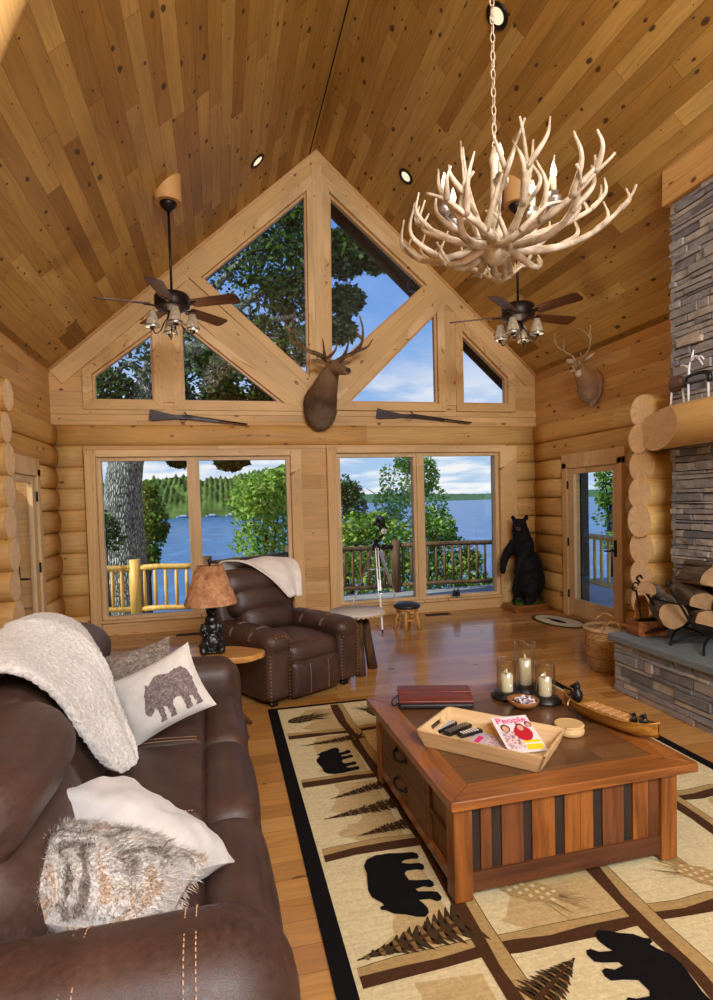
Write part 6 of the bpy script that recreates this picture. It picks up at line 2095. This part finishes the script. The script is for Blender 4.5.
def tree(name, label, cat, base, trunk, tr, limbs, cents, n, size, leaf, bark, group=None, droop=0, seed=1):
    s = thing(name, label, cat, base, 0, group); b = Vector(base); r_ = random.Random(seed)
    m = MB(); sp = spline([Vector(p) - b for p in trunk], 5); m.tube(sp, taper(tr, tr * .45, len(sp)), 12)
    for pts, r0 in limbs:
        q = spline([Vector(p) - b for p in pts], 5); m.tube(q, taper(r0, r0 * .25, len(q)), 7)
    m.build('trunk', bark, s)
    m = MB(); leaves(m, [(Vector(c) - b, r) for c, r in cents], n, size, r_, droop); m.build('foliage', LEAF[leaf], s)
    return s


def barkmat():
    n = NT('furrowed_bark'); x, y, z = n.sep(n.tc())
    v = n.node('TexVoronoi', feature='DISTANCE_TO_EDGE'); v.inputs['Scale'].default_value = 1
    n.put(v.inputs['Vector'], n.comb(n.math('MULTIPLY', x, 20), n.math('MULTIPLY', y, 20), n.math('MULTIPLY', z, 6.5)))
    f = n.noise(n.tc(), 9, 5, .7)
    c = n.ramp(n.math('ADD', v.outputs[0], n.math('MULTIPLY', n.math('SUBTRACT', f, .5), .4)), [(.0, srgb(52, 54, 50)), (.18, srgb(150, 156, 146)), (.5, srgb(200, 204, 194))])
    n.bump(n.math('MINIMUM', v.outputs[0], .35), 1, .08); return n.fin(c, .95, 0, .1)


BARK = barkmat(); BIRCH = plain('birch_bark', srgb(206, 204, 192), .8, var=.3, sc=9); DKB = plain('dark_branch', srgb(38, 32, 26), .9)
# great oak: trunk at the left, crown arching over the gable windows
tb = at(124, 615, 14); tb.z = -2.4
tt = at(126, 462, 14)
cz = []
for (px, py, d, r) in ((235, 300, 15, 1.5), (262, 255, 15, 1.3), (285, 225, 14.5, .9), (215, 345, 14, 1.0), (240, 375, 14, 1.0), (200, 385, 14, 1.0), (250, 340, 15, .9), (292, 300, 15, .7), (300, 345, 14, .6), (280, 265, 14, .9), (120, 370, 14, 1.1), (105, 395, 14, .8), (345, 260, 15, .55), (360, 250, 15, .35), (345, 300, 15, .5), (338, 245, 15, .45), (340, 330, 15, .4), (375, 262, 15, .3), (226, 460, 15, .24), (240, 459, 15, .16), (182, 460, 15, .17), (175, 459, 15, .13), (234, 464, 15, .13), (265, 398, 14, .35), (225, 400, 14, .5), (300, 210, 15, .6)):
    cz.append((at(px, py, d), (r, r * .9, r * .8)))
top = at(200, 250, 15)
limbs = []
for (px, py, d) in ((285, 225, 14.5), (262, 300, 15), (240, 375, 14), (105, 385, 14), (350, 255, 15), (345, 310, 15), (300, 340, 14.5), (215, 350, 14), (226, 460, 15), (240, 459, 15), (180, 460, 15)):
    e = at(px, py, d); st = tt.lerp(top, .35 + .06 * (px % 5)); mid = (st + e) / 2 + Vector((0, 0, .5)); limbs.append(([st, mid, e], .13))
tree('oak_tree', 'huge grey-barked tree outside the left window with dark leaves over the gable', 'tree', tb, [tb, (tb + tt) / 2, tt, tt.lerp(top, .5), top], .56, limbs, cz, 27000, .155, 'oakdark', BARK, seed=3)
# leafy maple beyond the left window, right pane
def bush(name, label, cat, blobs, n, size, leaf, d, bark=DKB, group=None, seed=1, tr=.1):
    cs = [(at(px, py, d), (r, r, r * .9)) for px, py, r in blobs]; b0 = at(blobs[0][0], blobs[0][1], d).copy(); b0.z = -3.2 if d < 20 else LZ
    return tree(name, label, cat, b0, [b0, cs[0][0]], tr, [([b0.lerp(cs[0][0], .5), c[0]], tr * .6) for c in cs[1:4]], cs, n, size, leaf, bark, group, seed=seed)


bush('leafy_tree', 'bushy sunlit green tree at the right of the left window', 'tree', [(264, 520, 1.0), (268, 488, .75), (250, 500, .7), (280, 505, .8), (262, 545, .9), (275, 570, .9), (282, 480, .5), (258, 575, .7)], 5200, .16, 'bright', 18, seed=5)
bush('hemlock', 'dark feathery evergreen just right of the big trunk', 'tree', [(146, 505, .55), (150, 522, .6), (143, 540, .7), (157, 530, .35), (140, 515, .6), (148, 556, .35), (146, 490, .35)], 4600, .15, 'maple', 19, seed=6)
bush('low_shrub', 'leafy sapling growing up against the big tree trunk', 'shrub', [(106, 528, .3), (112, 540, .25), (100, 520, .25)], 500, .12, 'dark', 12.9, seed=7, tr=.03)
# birch in the right window
D = 17
bb = at(385, 610, D); bb.z = -3
tree('birch_tree', 'slender white-stemmed birch with pale green leaves in the right window', 'tree', bb, [bb, at(388, 560, D), at(398, 515, D), at(408, 470, D)], .07,
     [([at(395, 540, D), at(380, 500, D), at(366, 488, D)], .035), ([at(400, 530, D), at(424, 500, D), at(420, 465, D)], .045), ([at(396, 535, D), at(388, 500, D), at(400, 460, D)], .04), ([at(405, 500, D), at(412, 480, D), at(418, 458, D)], .03)],
     [(at(400, 480, D), (.65, .6, .6)), (at(418, 475, D), (.5, .5, .7)), (at(392, 505, D), (.6, .6, .5)), (at(430, 500, D), (.5, .5, .5)), (at(408, 462, D), (.4, .4, .3)), (at(428, 475, D), (.3, .4, .5)), (at(440, 520, D), (.4, .4, .4)), (at(412, 520, D), (.9, .7, .6))], 3600, .115, 'bright', BIRCH, seed=8)
bush('window_shrub', 'dense sunlit shrubs behind the dark railing left in the right window', 'shrub', [(352, 575, .9), (370, 545, .9), (345, 550, .7), (385, 570, 1.0), (365, 585, .9), (395, 545, .8), (355, 530, .5), (375, 525, .4)], 5600, .13, 'shrub', 15.0, seed=9)
bush('window_shrub', 'dense sunlit shrubs behind the dark railing right in the right window', 'shrub', [(430, 570, .9), (450, 555, .7), (415, 545, .8), (460, 580, .8), (440, 590, .9), (480, 590, .6), (440, 530, .5), (470, 560, .35), (405, 580, .9)], 5600, .14, 'shrub', 17.6, seed=10)
bush('shore_tree', 'dark green tree on the point at the left edge of the right window', 'tree', [(345, 500, .9), (355, 508, .6), (338, 490, .8), (350, 490, .5)], 2200, .16, 'dark', 26, seed=11)
bush('door_tree', 'leafy branch tree at the edge of the right door glass', 'tree', [(611, 492, .34), (606, 478, .24), (613, 515, .40), (613, 540, .30), (604, 500, .14)], 1100, .11, 'maple', 14, seed=12)

# ================================================================== light
w = bpy.data.worlds.new('sky'); scn.world = w; w.use_nodes = True; nt = w.node_tree
class WN(NT):
    def __init__(s): s.nt = nt; s.n = nt.nodes; s.l = nt.links
W = WN(); bg = nt.nodes['Background']
x, y, z = W.sep(W.tc('Generated'))
zc2 = W.math('MAXIMUM', z, 0)
sky = W.ramp(zc2, [(0, (.52, .70, .90)), (.10, (.36, .58, .90)), (.35, (.13, .33, .80)), (.8, (.06, .19, .62))])
den = W.math('ADD', zc2, .12)
cl = W.noise(W.comb(W.math('DIVIDE', x, den), W.math('DIVIDE', y, den), 0), 1.15, 6, .58, .2)
wis = W.noise(W.comb(W.math('DIVIDE', x, den), W.math('DIVIDE', y, den), 4), 2.6, 5, .6)
low = W.ramp(zc2, [(0, (1, 1, 1)), (.16, (.8, .8, .8)), (.26, (.15, .15, .15)), (.5, (.08, .08, .08))])
ma = W.math('MULTIPLY', W.ramp(W.math('ADD', cl, W.math('MULTIPLY', W.math('SUBTRACT', wis, .5), .3)), [(.42, (0, 0, 0)), (.60, (1, 1, 1))]), low)
W.put(bg.inputs[0], W.mix(ma, sky, (1.0, 1.0, 1.02)))
bg.inputs[1].default_value = 1.0


def light(name, typ, loc, aim, power, size=1, col=(1, 1, 1), sy=None):
    l = bpy.data.lights.new(name, typ); o = bpy.data.objects.new(name, l); COL.objects.link(o); o.location = loc
    o.rotation_euler = (Vector(aim) - Vector(loc)).to_track_quat('-Z', 'Y').to_euler(); l.color = col; l.energy = power
    if typ == 'AREA':
        l.size = size
        if sy: l.shape = 'RECTANGLE'; l.size_y = sy
    elif typ == 'POINT': l.shadow_soft_size = size
    elif typ == 'SUN': l.angle = R(.6)
    return o


light('sun', 'SUN', (0, 0, 20), Vector((0, 0, 20)) + Vector((.78, .34, -.66)), 5.2, col=(1, .95, .86))
light('room_fill', 'AREA', (1.3, -2.4, 4.1), (1.4, 7.5, 2.4), 440, 3.4, (.97, .99, 1.03), 1.3)  # added fill lamp behind the viewpoint, brightens the back wall
light('left_fill', 'AREA', (-1.9, -1.4, 4.2), (4.2, 4.8, 1.7), 330, 1.0, (.97, .99, 1.03), .9)  # added fill lamp from the left, brightens the fireplace side
light('ceiling_fill', 'AREA', (2.9, -1.6, .9), (1.4, 3.6, 6.0), 60, .8, (1, .98, .95), .8)  # added fill lamp low behind the viewpoint, brightens the ceiling
light('chandelier_glow', 'POINT', (1.5, 2.79, 3.35), (0, 0, 0), 9, .15, (1, .88, .72))
light('fan_glow', 'POINT', (-.40, 6.35, 3.35), (0, 0, 0), 10, .12, (1, .82, .58))
light('fan_glow', 'POINT', (3.27, 5.87, 3.27), (0, 0, 0), 10, .12, (1, .82, .58))

scn.view_settings.view_transform = 'Standard'
scn.view_settings.look = 'None'
scn.view_settings.exposure = 0
scn.cycles.max_bounces = 8
scn.cycles.transparent_max_bounces = 12
scn.cycles.use_denoising = True
scn.cycles.caustics_reflective = False
scn.cycles.caustics_refractive = False
scn.cycles.sample_clamp_indirect = 6
